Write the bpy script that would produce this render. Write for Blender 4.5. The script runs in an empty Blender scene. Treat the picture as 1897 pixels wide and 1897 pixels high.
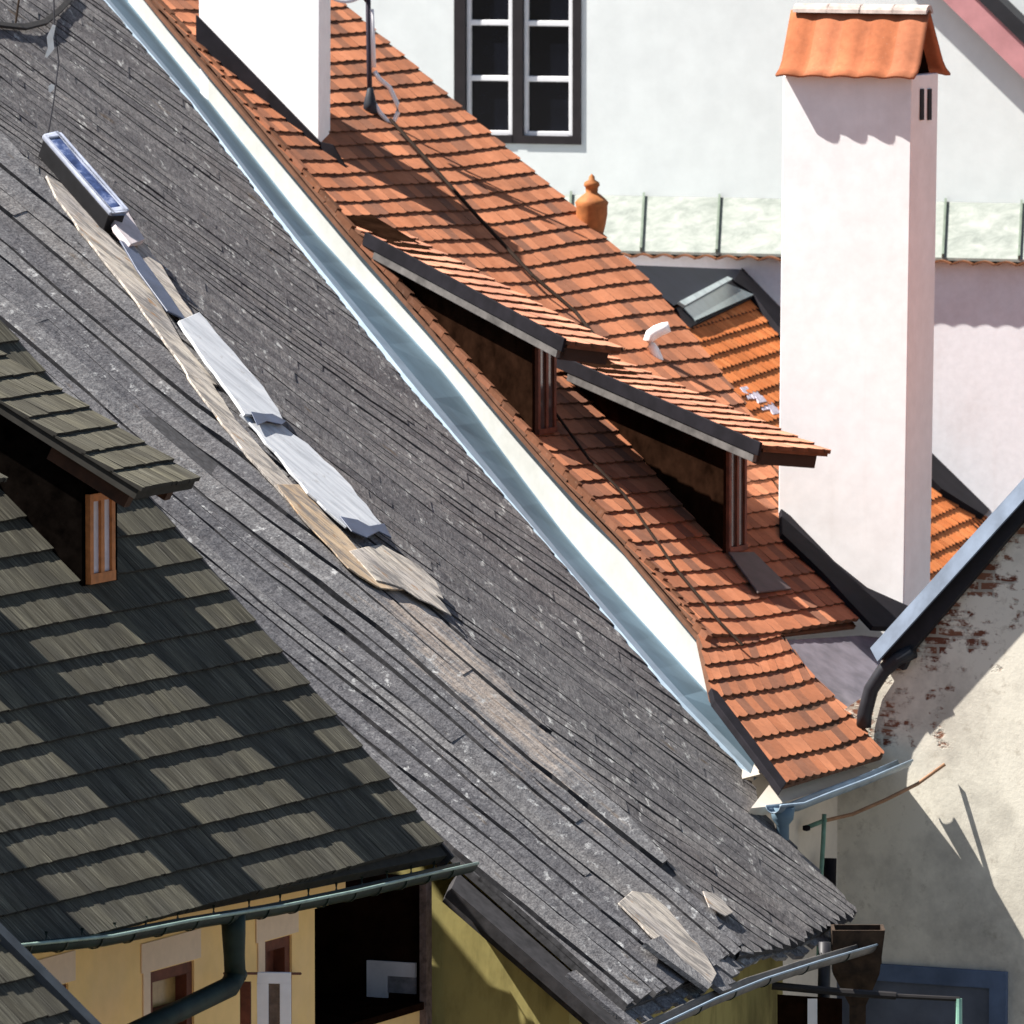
import bpy, math, random
from mathutils import Vector as V, Matrix
rnd = random.Random(7)
PI = math.pi
rad = math.radians
scene = bpy.context.scene
# ------------------------------------------------------------------ camera, sky, sun, exposure
TH, DIST, PPM, CX = rad(5), 80.0, 215.0, 948.5
CENTER = V((0, 0, 14))
FWD = V((0, math.cos(TH), -math.sin(TH)))
UPV = V((0, math.sin(TH), math.cos(TH)))
RGT = V((1, 0, 0))
CAMP = CENTER - FWD * DIST
cam = bpy.data.cameras.new('camera')
cam.sensor_width = 36
cam.lens = 36 * DIST / (1897 / PPM)
cam.clip_start = 1
cam.clip_end = 2000
cam.dof.use_dof = True
cam.dof.focus_distance = 77
cam.dof.aperture_fstop = 5.0
camo = bpy.data.objects.new('camera', cam)
scene.collection.objects.link(camo)
camo.location = CAMP
camo.rotation_euler = (PI / 2 - TH, 0, 0)
scene.camera = camo

SUN = V((-0.58, 0.02, 0.81)).normalized()
world = bpy.data.worlds.new('World')
scene.world = world
world.use_nodes = True
wn = world.node_tree
sky = wn.nodes.new('ShaderNodeTexSky')
sky.sky_type = 'NISHITA'
sky.sun_disc = False
sky.sun_elevation = math.asin(SUN.z)
sky.sun_rotation = math.atan2(SUN.x, SUN.y)
wn.links.new(sky.outputs[0], wn.nodes['Background'].inputs[0])
wn.nodes['Background'].inputs[1].default_value = 0.042
sl = bpy.data.lights.new('sun', 'SUN')
sl.energy = 5.0
sl.angle = rad(0.5)
sl.color = (1.0, 0.95, 0.88)
slo = bpy.data.objects.new('sun', sl)
scene.collection.objects.link(slo)
slo.rotation_euler = SUN.to_track_quat('Z', 'Y').to_euler()
slo.location = (-20, 0, 40)
scene.view_settings.view_transform = 'Standard'
scene.view_settings.look = 'None'
scene.view_settings.gamma = 1
scene.view_settings.exposure = 1.4
scene.cycles.max_bounces = 6
scene.cycles.use_denoising = True

# ------------------------------------------------------------------ geometry helpers
def ray(px, py):
    return FWD * DIST + RGT * ((px - CX) / PPM) + UPV * ((CX - py) / PPM)

def at(px, py, d):
    return CAMP + ray(px, py) * ((DIST + d) / DIST)

def depth(p):
    return (p - CAMP).dot(FWD) - DIST

class Plane:
    """a real surface: origin o, unit axes u (across), v (down), n (outward)"""
    def __init__(s, o, n, v=None):
        s.o = V(o); s.n = V(n).normalized()
        if v is None:
            v = V((0, 0, -1))
        s.v = (V(v) - s.n * V(v).dot(s.n)).normalized()
        s.u = s.n.cross(s.v)
    def hit(s, px, py):
        r = ray(px, py)
        return CAMP + r * ((s.o - CAMP).dot(s.n) / r.dot(s.n))
    def uv(s, px, py):
        d = s.hit(px, py) - s.o
        return (d.dot(s.u), d.dot(s.v))
    def loc(s, p):
        d = p - s.o
        return (d.dot(s.u), d.dot(s.v), d.dot(s.n))
    def P(s, u, v, w=0.0):
        return s.o + s.u * u + s.v * v + s.n * w
    def grain(s, a, b):
        return Plane(s.o, s.n, s.hit(*b) - s.hit(*a))
    def shift(s, w):
        return Plane(s.o + s.n * w, s.n, s.v)

def hdir(phi):
    return V((math.cos(phi), math.sin(phi), 0)), V((math.sin(phi), -math.cos(phi), 0))

def roof_plane(px, py, d, phi, al):
    e, h = hdir(rad(phi)); al = rad(al)
    return Plane(at(px, py, d), h * math.sin(al) + V((0, 0, math.cos(al))))

def wall_plane(o, psi):
    return Plane(o, V((-math.sin(rad(psi)), -math.cos(rad(psi)), 0)))

class MB:
    def __init__(s):
        s.v = []; s.f = []; s.uv = []; s.r = []; s.m = []
    def face(s, pts, uvs=None, r=0.5, m=0):
        i = len(s.v)
        s.v += [V(p) for p in pts]
        s.f.append(list(range(i, i + len(pts))))
        if uvs is None:
            n = (pts[1] - pts[0]).cross(pts[-1] - pts[0])
            a = max(range(3), key=lambda k: abs(n[k]))
            k = [(1, 2), (0, 2), (0, 1)][a]
            uvs = [(p[k[0]], p[k[1]]) for p in pts]
        s.uv.append(uvs); s.r.append(r); s.m.append(m)
    def box(s, P, u0, u1, v0, v1, w0, w1, r=0.5, m=0):
        c = [P.P(u, v, w) for w in (w0, w1) for v in (v0, v1) for u in (u0, u1)]
        for q in ((4, 5, 7, 6), (0, 2, 3, 1), (0, 1, 5, 4), (2, 6, 7, 3), (0, 4, 6, 2), (1, 3, 7, 5)):
            s.face([c[i] for i in q], None, r, m)
    def prism(s, P, pts, w0, w1, r=0.5, m=0, px=True):
        uv = [P.uv(*p) if px else p for p in pts]
        top = [P.P(a, b, w1) for a, b in uv]; bot = [P.P(a, b, w0) for a, b in uv]
        s.face(top, uv, r, m); s.face(bot[::-1], uv[::-1], r, m)
        n = len(uv)
        for i in range(n):
            j = (i + 1) % n
            s.face([top[i], bot[i], bot[j], top[j]], None, r, m)
    def hull(s, top, bot, r=0.5, m=0):
        s.face(top, None, r, m); s.face(bot[::-1], None, r, m)
        n = len(top)
        for i in range(n):
            j = (i + 1) % n
            s.face([top[i], bot[i], bot[j], top[j]], None, r, m)
    def sweep(s, path, prof, up=V((0, 0, 1)), closed=True, cap=True, r=0.5, m=0, scale=None):
        rings = []
        n = len(path)
        for i, p in enumerate(path):
            t = (path[min(i + 1, n - 1)] - path[max(i - 1, 0)]).normalized()
            side = t.cross(up)
            if side.length < 1e-4:
                side = t.cross(V((0.3, 1, 0)))
            side.normalize()
            u2 = side.cross(t).normalized()
            k = 1 if scale is None else scale[i]
            rings.append([p + side * (a * k) + u2 * (b * k) for a, b in prof])
        L = 0
        m_ = len(prof)
        for i in range(n - 1):
            dl = (path[i + 1] - path[i]).length
            for j in range(m_ if closed else m_ - 1):
                k = (j + 1) % m_
                s.face([rings[i][j], rings[i][k], rings[i + 1][k], rings[i + 1][j]],
                       [(j * .03, L), (k * .03, L), (k * .03, L + dl), (j * .03, L + dl)], r, m)
            L += dl
        if cap and closed:
            s.face(rings[0][::-1], None, r, m); s.face(rings[-1], None, r, m)
    def tube(s, path, rr, seg=10, scale=None, r=0.5, m=0):
        s.sweep(path, [(rr * math.cos(2 * PI * i / seg), rr * math.sin(2 * PI * i / seg)) for i in range(seg)], r=r, m=m, scale=scale)
    def lathe(s, base, prof, seg=20, axis=V((0, 0, 1)), r=0.5):
        q = axis.to_track_quat('Z', 'Y')
        rings = [[base + q @ V((a * math.cos(2 * PI * i / seg), a * math.sin(2 * PI * i / seg), z)) for i in range(seg)] for a, z in prof]
        for i in range(len(prof) - 1):
            for j in range(seg):
                k = (j + 1) % seg
                s.face([rings[i][j], rings[i][k], rings[i + 1][k], rings[i + 1][j]], None, r)
    def build(s, name, mat, parent=None, bevel=0, smooth=False):
        me = bpy.data.meshes.new(name)
        off = V(parent['_base']) if parent is not None and '_base' in parent else V((0, 0, 0))
        me.from_pydata([p - off for p in s.v], [], s.f)
        ul = me.uv_layers.new(name='UVMap')
        k = 0
        for f, uv in enumerate(s.uv):
            for q in uv:
                ul.data[k].uv = q; k += 1
        at_ = me.attributes.new('rnd', 'FLOAT', 'FACE')
        at_.data.foreach_set('value', s.r)
        mats = mat if isinstance(mat, (list, tuple)) else [mat]
        for q in mats:
            me.materials.append(q)
        me.polygons.foreach_set('material_index', s.m)
        if smooth:
            me.polygons.foreach_set('use_smooth', [True] * len(s.f))
        o = bpy.data.objects.new(name, me)
        scene.collection.objects.link(o)
        if smooth or bevel:
            w = o.modifiers.new('weld', 'WELD'); w.merge_threshold = 0.0008
        if bevel:
            b = o.modifiers.new('bevel', 'BEVEL'); b.width = bevel; b.segments = 2; b.limit_method = 'ANGLE'
        if parent is not None:
            o.parent = parent
            o['_base'] = tuple(off)
        return o

def thing(name, label, cat, base, group=None):
    o = bpy.data.objects.new(name, None)
    scene.collection.objects.link(o)
    o.location = base
    o['_base'] = tuple(base)
    o['label'] = label; o['category'] = cat
    if group: o['group'] = group
    return o

def part_empty(name, parent, label=None):
    o = bpy.data.objects.new(name, None)
    scene.collection.objects.link(o)
    o.parent = parent
    o['_base'] = parent['_base']
    if label: o['label'] = label
    return o

def lerp(a, b, t): return a + (b - a) * t

def plerp(keys, x):
    """piecewise linear: keys [(x, tuple)]"""
    if x <= keys[0][0]: a, b = keys[0], keys[1]
    else:
        for a, b in zip(keys, keys[1:]):
            if x <= b[0]: break
    t = (x - a[0]) / (b[0] - a[0])
    return tuple(lerp(p, q, t) for p, q in zip(a[1], b[1]))

def poly_range(poly, v):
    xs = []
    for (a, b), (c, d) in zip(poly, poly[1:] + poly[:1]):
        if (b <= v < d) or (d <= v < b):
            xs.append(a + (c - a) * (v - b) / (d - b))
    return (min(xs), max(xs)) if len(xs) >= 2 else None

def wavy(seed, amp=0.015):
    r = random.Random(seed)
    k = [(r.uniform(.5, 2.6), r.uniform(.4, 2.2), r.uniform(0, 6.28), r.uniform(.4, 1)) for _ in range(5)]
    return lambda u, v: amp * sum(c * math.sin(a * u + b * v + p) for a, b, p, c in k) / 2

def courses(mb, surf, rows, urng, wid, th, jit=0.0, gap=0.004, rag=0.0, rnd_tip=0.0, ov=0.03, seed=1, cols=None, lift=0.0, under=0.012, skip=0.0):
    """overlapping courses of shingles or tiles, each a slab whose lower end stands proud"""
    r = random.Random(seed)
    for i in range(len(rows) - 1):
        v0, v1 = rows[i], rows[i + 1]
        R0, R1, Rm = urng(v0), urng(v1), urng((v0 + v1) / 2)
        if Rm is None: continue
        R0 = R0 or Rm; R1 = R1 or Rm
        if cols is not None:
            cs = [c + r.uniform(-.03, .03) for c in cols]
        else:
            cs = [min(R0[0], R1[0]) - r.random() * wid]
            while cs[-1] < max(R0[1], R1[1]):
                cs.append(cs[-1] + wid * (1 + r.uniform(-rag, rag)))
        for a, b in zip(cs, cs[1:]):
            if r.random() < skip: continue
            a0, b0 = max(a + gap, R0[0]), min(b - gap, R0[1])
            a1, b1 = max(a + gap, R1[0]), min(b - gap, R1[1])
            if b0 - a0 < .01 and b1 - a1 < .01: continue
            if b0 < a0: a0 = b0 = (a0 + b0) / 2
            if b1 - a1 < .01: b1 = a1 + .01
            col = r.random()
            wh = th * .15 + lift
            wb = th + lift + r.uniform(-1, 1) * jit
            vb = v1 + r.uniform(-1, 1) * jit * 1.2
            vh = v0 - ov
            pts = [(a0, vh, wh), (b0, vh, wh)]
            if rnd_tip > 0 and b1 - a1 > .05:
                tip = [(b1, vb - rnd_tip)]
                for q in range(1, 6):
                    t = q / 6
                    x = lerp(b1, a1, t)
                    tip.append((x, vb - rnd_tip * (2 * t - 1) ** 2))
                tip.append((a1, vb - rnd_tip))
            else:
                tip = [(b1, vb), (a1, vb + r.uniform(-1, 1) * jit)]
            pts += [(x, y, wb) for x, y in tip]
            top = [surf(*p) for p in pts]
            mb.face(top[::-1], [(p[0], p[1]) for p in pts][::-1], col, 0)
            low = [surf(p[0], p[1], lift - under) for p in pts]
            for k in range(len(pts)):
                if k == 0: continue
                j = (k + 1) % len(pts)
                mb.face([top[k], top[j], low[j], low[k]], None, col, 1)

# ------------------------------------------------------------------ materials
class NT:
    def __init__(s, name):
        s.m = bpy.data.materials.new(name); s.m.use_nodes = True
        s.t = s.m.node_tree; s.b = s.t.nodes['Principled BSDF']
    def n(s, typ, **kw):
        x = s.t.nodes.new('ShaderNode' + typ)
        for k, v in kw.items(): setattr(x, k, v)
        return x
    def l(s, a, b): s.t.links.new(a, b)
    def coords(s, uv=True, scale=(1, 1, 1), rot=(0, 0, 0)):
        tc = s.n('TexCoord'); mp = s.n('Mapping')
        mp.inputs['Scale'].default_value = scale
        mp.inputs['Rotation'].default_value = rot
        s.l(tc.outputs['UV' if uv else 'Object'], mp.inputs['Vector'])
        return mp.outputs[0]
    def noise(s, vec, scale, detail=4, rough=.6, dist=0):
        x = s.n('TexNoise')
        x.inputs['Scale'].default_value = scale; x.inputs['Detail'].default_value = detail
        x.inputs['Roughness'].default_value = rough; x.inputs['Distortion'].default_value = dist
        s.l(vec, x.inputs['Vector'])
        return x.outputs['Fac']
    def ramp(s, fac, stops):
        x = s.n('ValToRGB')
        e = x.color_ramp.elements
        while len(e) < len(stops): e.new(.5)
        for q, (p, c) in zip(e, stops):
            q.position = p; q.color = (*c, 1) if len(c) == 3 else c
        s.l(fac, x.inputs[0])
        return x.outputs[0]
    def val(s, fac, a, b, lo=0., hi=1.):
        x = s.n('MapRange')
        x.inputs[1].default_value = a; x.inputs[2].default_value = b
        x.inputs[3].default_value = lo; x.inputs[4].default_value = hi
        s.l(fac, x.inputs[0])
        return x.outputs[0]
    def mix(s, fac, a, b, mode='MIX'):
        x = s.n('Mix', data_type='RGBA', blend_type=mode)
        for sock, v in ((x.inputs[0], fac), (x.inputs[6], a), (x.inputs[7], b)):
            if isinstance(v, (int, float)): sock.default_value = v
            elif isinstance(v, tuple): sock.default_value = (*v, 1)
            else: s.l(v, sock)
        return x.outputs[2]
    def bright(s, colr, fac):
        return s.mix(1.0, colr, fac, 'MULTIPLY')
    def attr(s):
        x = s.n('Attribute'); x.attribute_name = 'rnd'
        return x.outputs['Fac']
    def bump(s, h, st, d=.01):
        x = s.n('Bump'); x.inputs['Strength'].default_value = st; x.inputs['Distance'].default_value = d
        s.l(h, x.inputs['Height']); s.l(x.outputs[0], s.b.inputs['Normal'])
    def done(s, colr, rough=.85, metal=0., spec=.3):
        if isinstance(colr, tuple): s.b.inputs['Base Color'].default_value = (*colr, 1)
        else: s.l(colr, s.b.inputs['Base Color'])
        if isinstance(rough, float): s.b.inputs['Roughness'].default_value = rough
        else: s.l(rough, s.b.inputs['Roughness'])
        s.b.inputs['Metallic'].default_value = metal
        s.b.inputs['Specular IOR Level'].default_value = spec
        return s.m

def m_plain(name, c, rough=.7, metal=0., var=.25, scale=6, spec=.3, bump=0.15):
    t = NT(name); co = t.coords(False)
    f = t.noise(co, scale, 5)
    d = tuple(x * (1 - var) for x in c); u = tuple(min(1, x * (1 + var)) for x in c)
    if bump: t.bump(f, bump, .006)
    return t.done(t.ramp(f, [(.3, d), (.7, u)]), rough, metal, spec)

def m_shingle(name, dark, mid, light, worn=False):
    t = NT(name)
    a = t.attr()
    s1 = t.noise(t.coords(True, (55, 2.2, 1)), 1.0, 3, .7)
    s2 = t.noise(t.coords(True, (14, .8, 1)), 1.0, 3, .6)
    c = t.ramp(t.val(s1, .28, .72), [(0, dark), (.5, mid), (1, light)])
    c = t.mix(t.val(s2, .35, .7), c, mid, 'MIX')
    c2 = t.ramp(t.val(s1, .25, .75), [(0, dark), (.6, mid), (1, light)])
    c = t.mix(.6, c, c2)
    c = t.bright(c, t.ramp(a, [(0, (.78, .77, .75)), (.5, (.97, .97, .95)), (1, (1.22, 1.21, 1.15))]))
    blot = t.noise(t.coords(True, (1, .5, 1)), 2.5, 4)
    c = t.bright(c, t.ramp(blot, [(.3, (.8, .8, .82)), (.7, (1.12, 1.1, 1.02))]))
    if worn:
        wn_ = t.noise(t.coords(True, (4.5, 1.1, 1)), 1.6, 6, .75, .5)
        c = t.mix(t.val(wn_, .46, .58, 0, .85), c, (.15, .143, .14))
        w2 = t.noise(t.coords(True, (3, 1.2, 1)), 2.3, 5, .7, .4)
        c = t.mix(t.val(w2, .60, .66, 0, .75), c, (.30, .17, .08))
    t.bump(s1, .35, .006)
    return t.done(c, .95, 0., .02)

def m_oldroof(name, base, dark, tint, speck, wear=None):
    """weathered grey roofing: grain down the slope, lichen specks, dark rot, worn tan band"""
    t = NT(name)
    a = t.attr()
    g1 = t.noise(t.coords(True, (13, 1.8, 1)), 1.6, 6, .75, .4)
    g2 = t.noise(t.coords(True, (3.4, .9, 1)), 1.3, 5, .65)
    big = t.noise(t.coords(True, (.6, .4, 1)), 1.0, 3)
    fine = t.noise(t.coords(True, (.40, 1, 1)), 48, 3, .75)
    mid = t.noise(t.coords(True, (.42, 1, 1)), 15, 4, .7)
    c = t.ramp(t.val(g1, .28, .72), [(0, dark), (.35, base), (.75, base), (1, tuple(x * 1.45 for x in base))])
    c = t.bright(c, t.ramp(t.val(g2, .3, .7), [(0, (.74, .74, .76)), (1, (1.22, 1.21, 1.2))]))
    c = t.mix(t.val(big, .52, .75, 0, .55), c, tint)
    c = t.bright(c, t.ramp(a, [(0, (.8, .8, .82)), (1, (1.18, 1.18, 1.16))]))
    c = t.bright(c, t.ramp(t.val(fine, .3, .7), [(0, (.52, .52, .54)), (1, (1.45, 1.45, 1.45))]))
    c = t.bright(c, t.ramp(t.val(mid, .3, .7), [(0, (.66, .65, .66)), (1, (1.3, 1.3, 1.29))]))
    if wear:
        (nx, ny, d, v0, v1) = wear
        dt = t.n('VectorMath', operation='DOT_PRODUCT'); t.l(t.coords(True), dt.inputs[0]); dt.inputs[1].default_value = (nx, ny, 0)
        ds = t.n('Math', operation='SUBTRACT'); t.l(dt.outputs['Value'], ds.inputs[0]); ds.inputs[1].default_value = d
        ab = t.n('Math', operation='ABSOLUTE'); t.l(ds.outputs[0], ab.inputs[0])
        f1 = t.val(ab.outputs[0], 0, 1.5, .34, 0)
        sx = t.n('SeparateXYZ'); t.l(t.coords(True), sx.inputs[0])
        f2 = t.val(sx.outputs[1], v0, v0 + 1.0, 0, 1); f3 = t.val(sx.outputs[1], v1 - 2.5, v1, 1, 0)
        p = t.n('Math', operation='MULTIPLY'); t.l(f1, p.inputs[0]); t.l(f2, p.inputs[1])
        p2 = t.n('Math', operation='MULTIPLY'); t.l(p.outputs[0], p2.inputs[0]); t.l(f3, p2.inputs[1])
        wn_ = t.noise(t.coords(True, (3.4, .8, 1)), 1.7, 6, .75, .5)
        p3 = t.n('Math', operation='ADD'); t.l(wn_, p3.inputs[0]); t.l(p2.outputs[0], p3.inputs[1])
        tan = t.ramp(g1, [(.3, (.22, .17, .13)), (.5, (.36, .30, .255)), (.65, (.50, .46, .42))])
        c = t.mix(t.val(p3.outputs[0], .70, .84, 0, .85), c, tan)
    sp = t.noise(t.coords(True, (.40, .9, 1)), 9, 5, .72)
    sp2 = t.noise(t.coords(True, (.7, .7, 1)), 1.5, 3)
    spot = t.n('Math', operation='MULTIPLY')
    t.l(t.val(sp, .575, .65), spot.inputs[0]); t.l(t.val(sp2, .40, .58), spot.inputs[1])
    c = t.mix(spot.outputs[0], c, speck)
    dk = t.noise(t.coords(True, (2.2, .8, 1)), 3.1, 4, .7, .6)
    c = t.mix(t.val(dk, .64, .71, 0, .85), c, tuple(x * .35 for x in dark))
    br = t.noise(t.coords(True, (1.6, .9, 1)), 1.9, 3, .6)
    c = t.mix(t.val(br, .66, .74, 0, .6), c, (.10, .065, .03))
    hh = t.n('Math', operation='ADD'); t.l(g1, hh.inputs[0]); t.l(mid, hh.inputs[1])
    t.bump(hh.outputs[0], .7, .014)
    return t.done(c, .95, 0., .03)

def m_tile(name, lo, mid, hi, soot=.3):
    t = NT(name)
    a = t.attr(); co = t.coords(False)
    n1 = t.noise(co, 1.1, 4, .6); n2 = t.noise(co, 14, 4, .7); n3 = t.noise(co, 45, 2, .6)
    c = t.ramp(a, [(0, lo), (.45, mid), (1, hi)])
    c = t.bright(c, t.ramp(n1, [(.3, (.78, .78, .8)), (.7, (1.15, 1.1, 1.06))]))
    c = t.bright(c, t.ramp(n2, [(.25, (.8, .8, .82)), (.75, (1.15, 1.13, 1.1))]))
    c = t.mix(t.val(n2, .56, .8, 0, soot), c, (.16, .10, .08))
    c = t.mix(t.val(n3, .68, .8, 0, .35), c, (.5, .42, .34))
    t.bump(n2, .25, .005)
    return t.done(c, .9, 0., .05)

def m_plaster(name, c, stain=(.5, .45, .4), amt=.25, sc=.9, vert=1., rough=.9, b=.1):
    t = NT(name); co = t.coords(False, (1, 1, vert))
    n1 = t.noise(co, sc, 6, .65); n2 = t.noise(co, sc * 9, 4, .6); n3 = t.noise(t.coords(False), 30, 3)
    k = t.mix(t.val(n1, .48, .78, 0, amt), c, stain)
    k = t.bright(k, t.ramp(n2, [(.3, (.94, .94, .94)), (.7, (1.03, 1.03, 1.03))]))
    st = t.noise(t.coords(False, (5, 5, .35)), 1.6, 5, .7)
    k = t.mix(t.val(st, .56, .78, 0, amt * .45), k, stain)
    t.bump(n3, b, .006)
    return t.done(k, rough, 0., .1)

DARKGAP = m_plain('dark_edge', (.018, .017, .018), .95, 0, .3)
SH = m_shingle('wood_shingle', (.024, .0225, .019), (.088, .0845, .072), (.22, .212, .178))
SHE = m_plain('shingle_end', (.03, .028, .024), .95, 0, .3)
GRM = m_oldroof('dark_planks', (.148, .143, .142), (.035, .034, .036), (.115, .10, .095), (.48, .48, .46))
GED = m_plain('plank_edge', (.05, .049, .052), .95, 0, .5, 20)
TILE = m_tile('clay_tile', (.17, .085, .058), (.315, .125, .066), (.40, .168, .092))
TILEP = m_tile('pale_sunlit_clay', (.38, .18, .12), (.46, .21, .13), (.52, .26, .17), .15)  # weathered pink clay, also lightened for the stronger sun on dormer slopes
TILEO = m_tile('orange_clay_tile', (.44, .14, .045), (.54, .17, .055), (.58, .21, .075), .12)
TILEE = m_plain('tile_end', (.10, .045, .025), .95, 0, .3)
TERRA = m_plain('terracotta', (.36, .13, .04), .75, 0, .3, 9)
WHITE = m_plaster('white_plaster', (.86, .86, .87), (.62, .55, .52), .3, .7)
WALLW = m_plaster('white_wall', (.74, .775, .77), (.6, .63, .64), .3, .35)
WALLL = m_plaster('limewash_wall', (.84, .83, .86), (.6, .5, .48), .3, 1.6)
WALLP = m_plaster('parapet_plaster', (.47, .48, .465), (.36, .35, .31), .5, 1.1)
YEL = m_plaster('yellow_plaster', (.90, .61, .26), (.82, .58, .36), .5, .6)
SURR = m_plaster('window_surround_plaster', (.76, .58, .42), (.68, .52, .38), .3, 1.5)
MOSS = m_plaster('mossy_shaded_plaster', (.36, .31, .12), (.05, .04, .015), 1.0, 1.5, .4)  # moss tone, darkened further to hold the shade on this gable
CREAM = m_plaster('old_cream_plaster', (.70, .67, .58), (.20, .185, .17), .85, 1.0)
BEIGE = m_plaster('beige_plaster', (.62, .57, .50), (.45, .4, .34), .4, 1.0)
BLUEM = m_plain('blue_sheet_metal', (.115, .175, .225), .75, 0, .2, 1.6, .12, .05)
LBLUE = m_plain('lip_highlight_metal', (.26, .34, .42), .6, 0, .15, 5, .2, 0)  # paler than the sheet metal: edge highlight put into the colour
STEELB = m_plain('steel_verge_metal', (.12, .15, .20), .65, 0, .3, 3, .2, .05)
BLACKM = m_plain('black_flashing', (.010, .009, .012), .8, 0, .4, 4, .1)
GREYM = m_plain('valley_lead', (.13, .12, .14), .7, 0, .45, 3)
BROWN = m_plain('dark_boards_and_shade', (.013, .006, .0035), .95, 0, .6, 5, .0)  # true board colour on dormers; in loggia and chimney cap it paints shade
RBROWN = m_plain('red_brown_wood', (.12, .035, .018), .7, 0, .4, 8)
ORWOOD = m_plain('orange_varnished_wood', (.42, .15, .045), .6, 0, .3, 10)
GREYW = m_plain('grey_fascia_wood', (.10, .093, .09), .85, 0, .4, 5, .1)
GREENM = m_plain('dark_green_metal', (.010, .020, .016), .55, 0, .5, 5, .2)
GREENL = m_plain('pale_green_lip', (.22, .31, .27), .4, 0, .35, 5, .4)
RUST = m_plain('rusty_sheet', (.04, .024, .014), .85, 0, .6, 9)
RROD = m_plain('rust_brown_rod', (.30, .17, .10), .8, 0, .3, 9)
VERD = m_plain('verdigris_metal', (.13, .25, .20), .7, 0, .3, 9)
WPAINT = m_plain('white_paint', (.80, .80, .82), .5, 0, .06, 6, .4, 0)
LAV = m_plain('lavender_pane_film', (.48, .44, .50), .4, 0, .15, 9, .5, 0)  # plain lavender tint of the panes
GLASS = m_plain('dark_glass', (.004, .005, .009), .06, 0, .3, 2, .25, 0)
GLASSG = m_plain('grey_glass', (.22, .27, .28), .2, 0, .2, 2, .5, 0)
BLUEP = m_plain('faded_blue_paint', (.095, .135, .22), .7, 0, .3, 2)
SLATEP = m_plain('grey_blue_boards', (.10, .115, .15), .75, 0, .3, 2)
PINK = m_plain('pink_verge_board', (.55, .26, .27), .7, 0, .15, 3)
LICH = None
def m_sheet():
    t = NT('lichened_sheet_roof'); co = t.coords(False, (1, 1, .7))
    n1 = t.noise(co, 4, 6, .75, .5); n2 = t.noise(co, 15, 4, .7)
    c = t.ramp(n1, [(.3, (.145, .165, .15)), (.5, (.225, .245, .225)), (.68, (.295, .305, .285))])
    c = t.mix(t.val(n2, .6, .75, 0, .4), c, (.09, .11, .095))
    return t.done(c, .8, 0., .2)
LICH = m_sheet()
def m_brickwall():
    t = NT('patched_brick_plaster'); co = t.coords(False); uv = t.coords(True)
    n1 = t.noise(co, 1.0, 6, .7); n2 = t.noise(co, 7, 5, .7); n3 = t.noise(co, 30, 3)
    base = t.mix(t.val(n1, .45, .72, 0, .65), (.74, .70, .60), (.25, .23, .20))
    base = t.mix(t.val(n2, .58, .72, 0, .45), base, (.30, .26, .20))
    br = t.n('TexBrick')
    br.inputs['Color1'].default_value = (.13, .045, .028, 1); br.inputs['Color2'].default_value = (.23, .11, .07, 1); br.inputs['Mortar'].default_value = (.36, .33, .28, 1)
    br.inputs['Scale'].default_value = 1.0; br.inputs['Brick Width'].default_value = .27; br.inputs['Row Height'].default_value = .085; br.inputs['Mortar Size'].default_value = .014
    nd = t.n('Mix', data_type='VECTOR'); nd.inputs[0].default_value = .03
    nz = t.n('TexNoise'); nz.inputs['Scale'].default_value = 6; t.l(uv, nz.inputs['Vector'])
    t.l(uv, nd.inputs[4]); t.l(nz.outputs['Color'], nd.inputs[5]); t.l(nd.outputs[1], br.inputs['Vector'])
    # where the render has fallen off: a band under the sloping verge and the lower left edge, broken by noise
    sx = t.n('SeparateXYZ'); t.l(t.coords(True), sx.inputs[0])
    m1 = t.noise(uv, 2.4, 5, .65); m1b = t.noise(t.coords(True, (1, 2.2, 1)), 5, 4, .7)
    at2 = t.n('Attribute'); at2.attribute_name = 'rnd'
    g = t.n('Math', operation='MULTIPLY_ADD'); t.l(sx.outputs[2], g.inputs[0]); g.inputs[1].default_value = 0; t.l(m1, g.inputs[2])
    dist = t.n('VectorMath', operation='DOT_PRODUCT'); t.l(t.coords(True), dist.inputs[0]); dist.inputs[1].default_value = BN
    d2 = t.val(dist.outputs['Value'], BD - 1.3, BD - .1, 0, .30)
    a1 = t.n('Math', operation='ADD'); t.l(m1, a1.inputs[0]); t.l(d2, a1.inputs[1])
    a2 = t.n('Math', operation='MULTIPLY_ADD'); t.l(m1b, a2.inputs[0]); a2.inputs[1].default_value = .5; t.l(a1.outputs[0], a2.inputs[2])
    mask = t.val(a2.outputs[0], .98, 1.06)
    c = t.mix(mask, base, br.outputs['Color'])
    inv = t.val(mask, 0, 1, 1, 0)
    hh = t.n('Math', operation='MULTIPLY_ADD'); t.l(inv, hh.inputs[0]); hh.inputs[1].default_value = 3; t.l(n3, hh.inputs[2])
    t.bump(hh.outputs[0], .25, .008)
    return t.done(c, .95, 0., .1)
BRICK = m_tile('old_brick', (.06, .018, .012), (.10, .035, .022), (.20, .12, .08), .5)
BAREW = m_shingle('bare_plank_wood', (.16, .13, .11), (.52, .475, .44), (.72, .69, .67), True)
TANW = m_shingle('tan_bare_wood', (.18, .11, .06), (.52, .40, .29), (.68, .58, .48), True)
def m_sheetmetal():
    t = NT('weathered_white_sheet')
    n1 = t.noise(t.coords(True, (5, .8, 1)), 1.4, 6, .7, .4); n2 = t.noise(t.coords(True, (1, 1, 1)), 7, 5, .7)
    c = t.ramp(n1, [(.3, (.28, .295, .32)), (.5, (.48, .50, .53)), (.7, (.64, .65, .66))])
    c = t.mix(t.val(n2, .60, .70, 0, .6), c, (.22, .20, .18))
    t.bump(n1, .4, .02)
    return t.done(c, .6, 0., .3)
SHEETM = m_sheetmetal()
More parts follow.
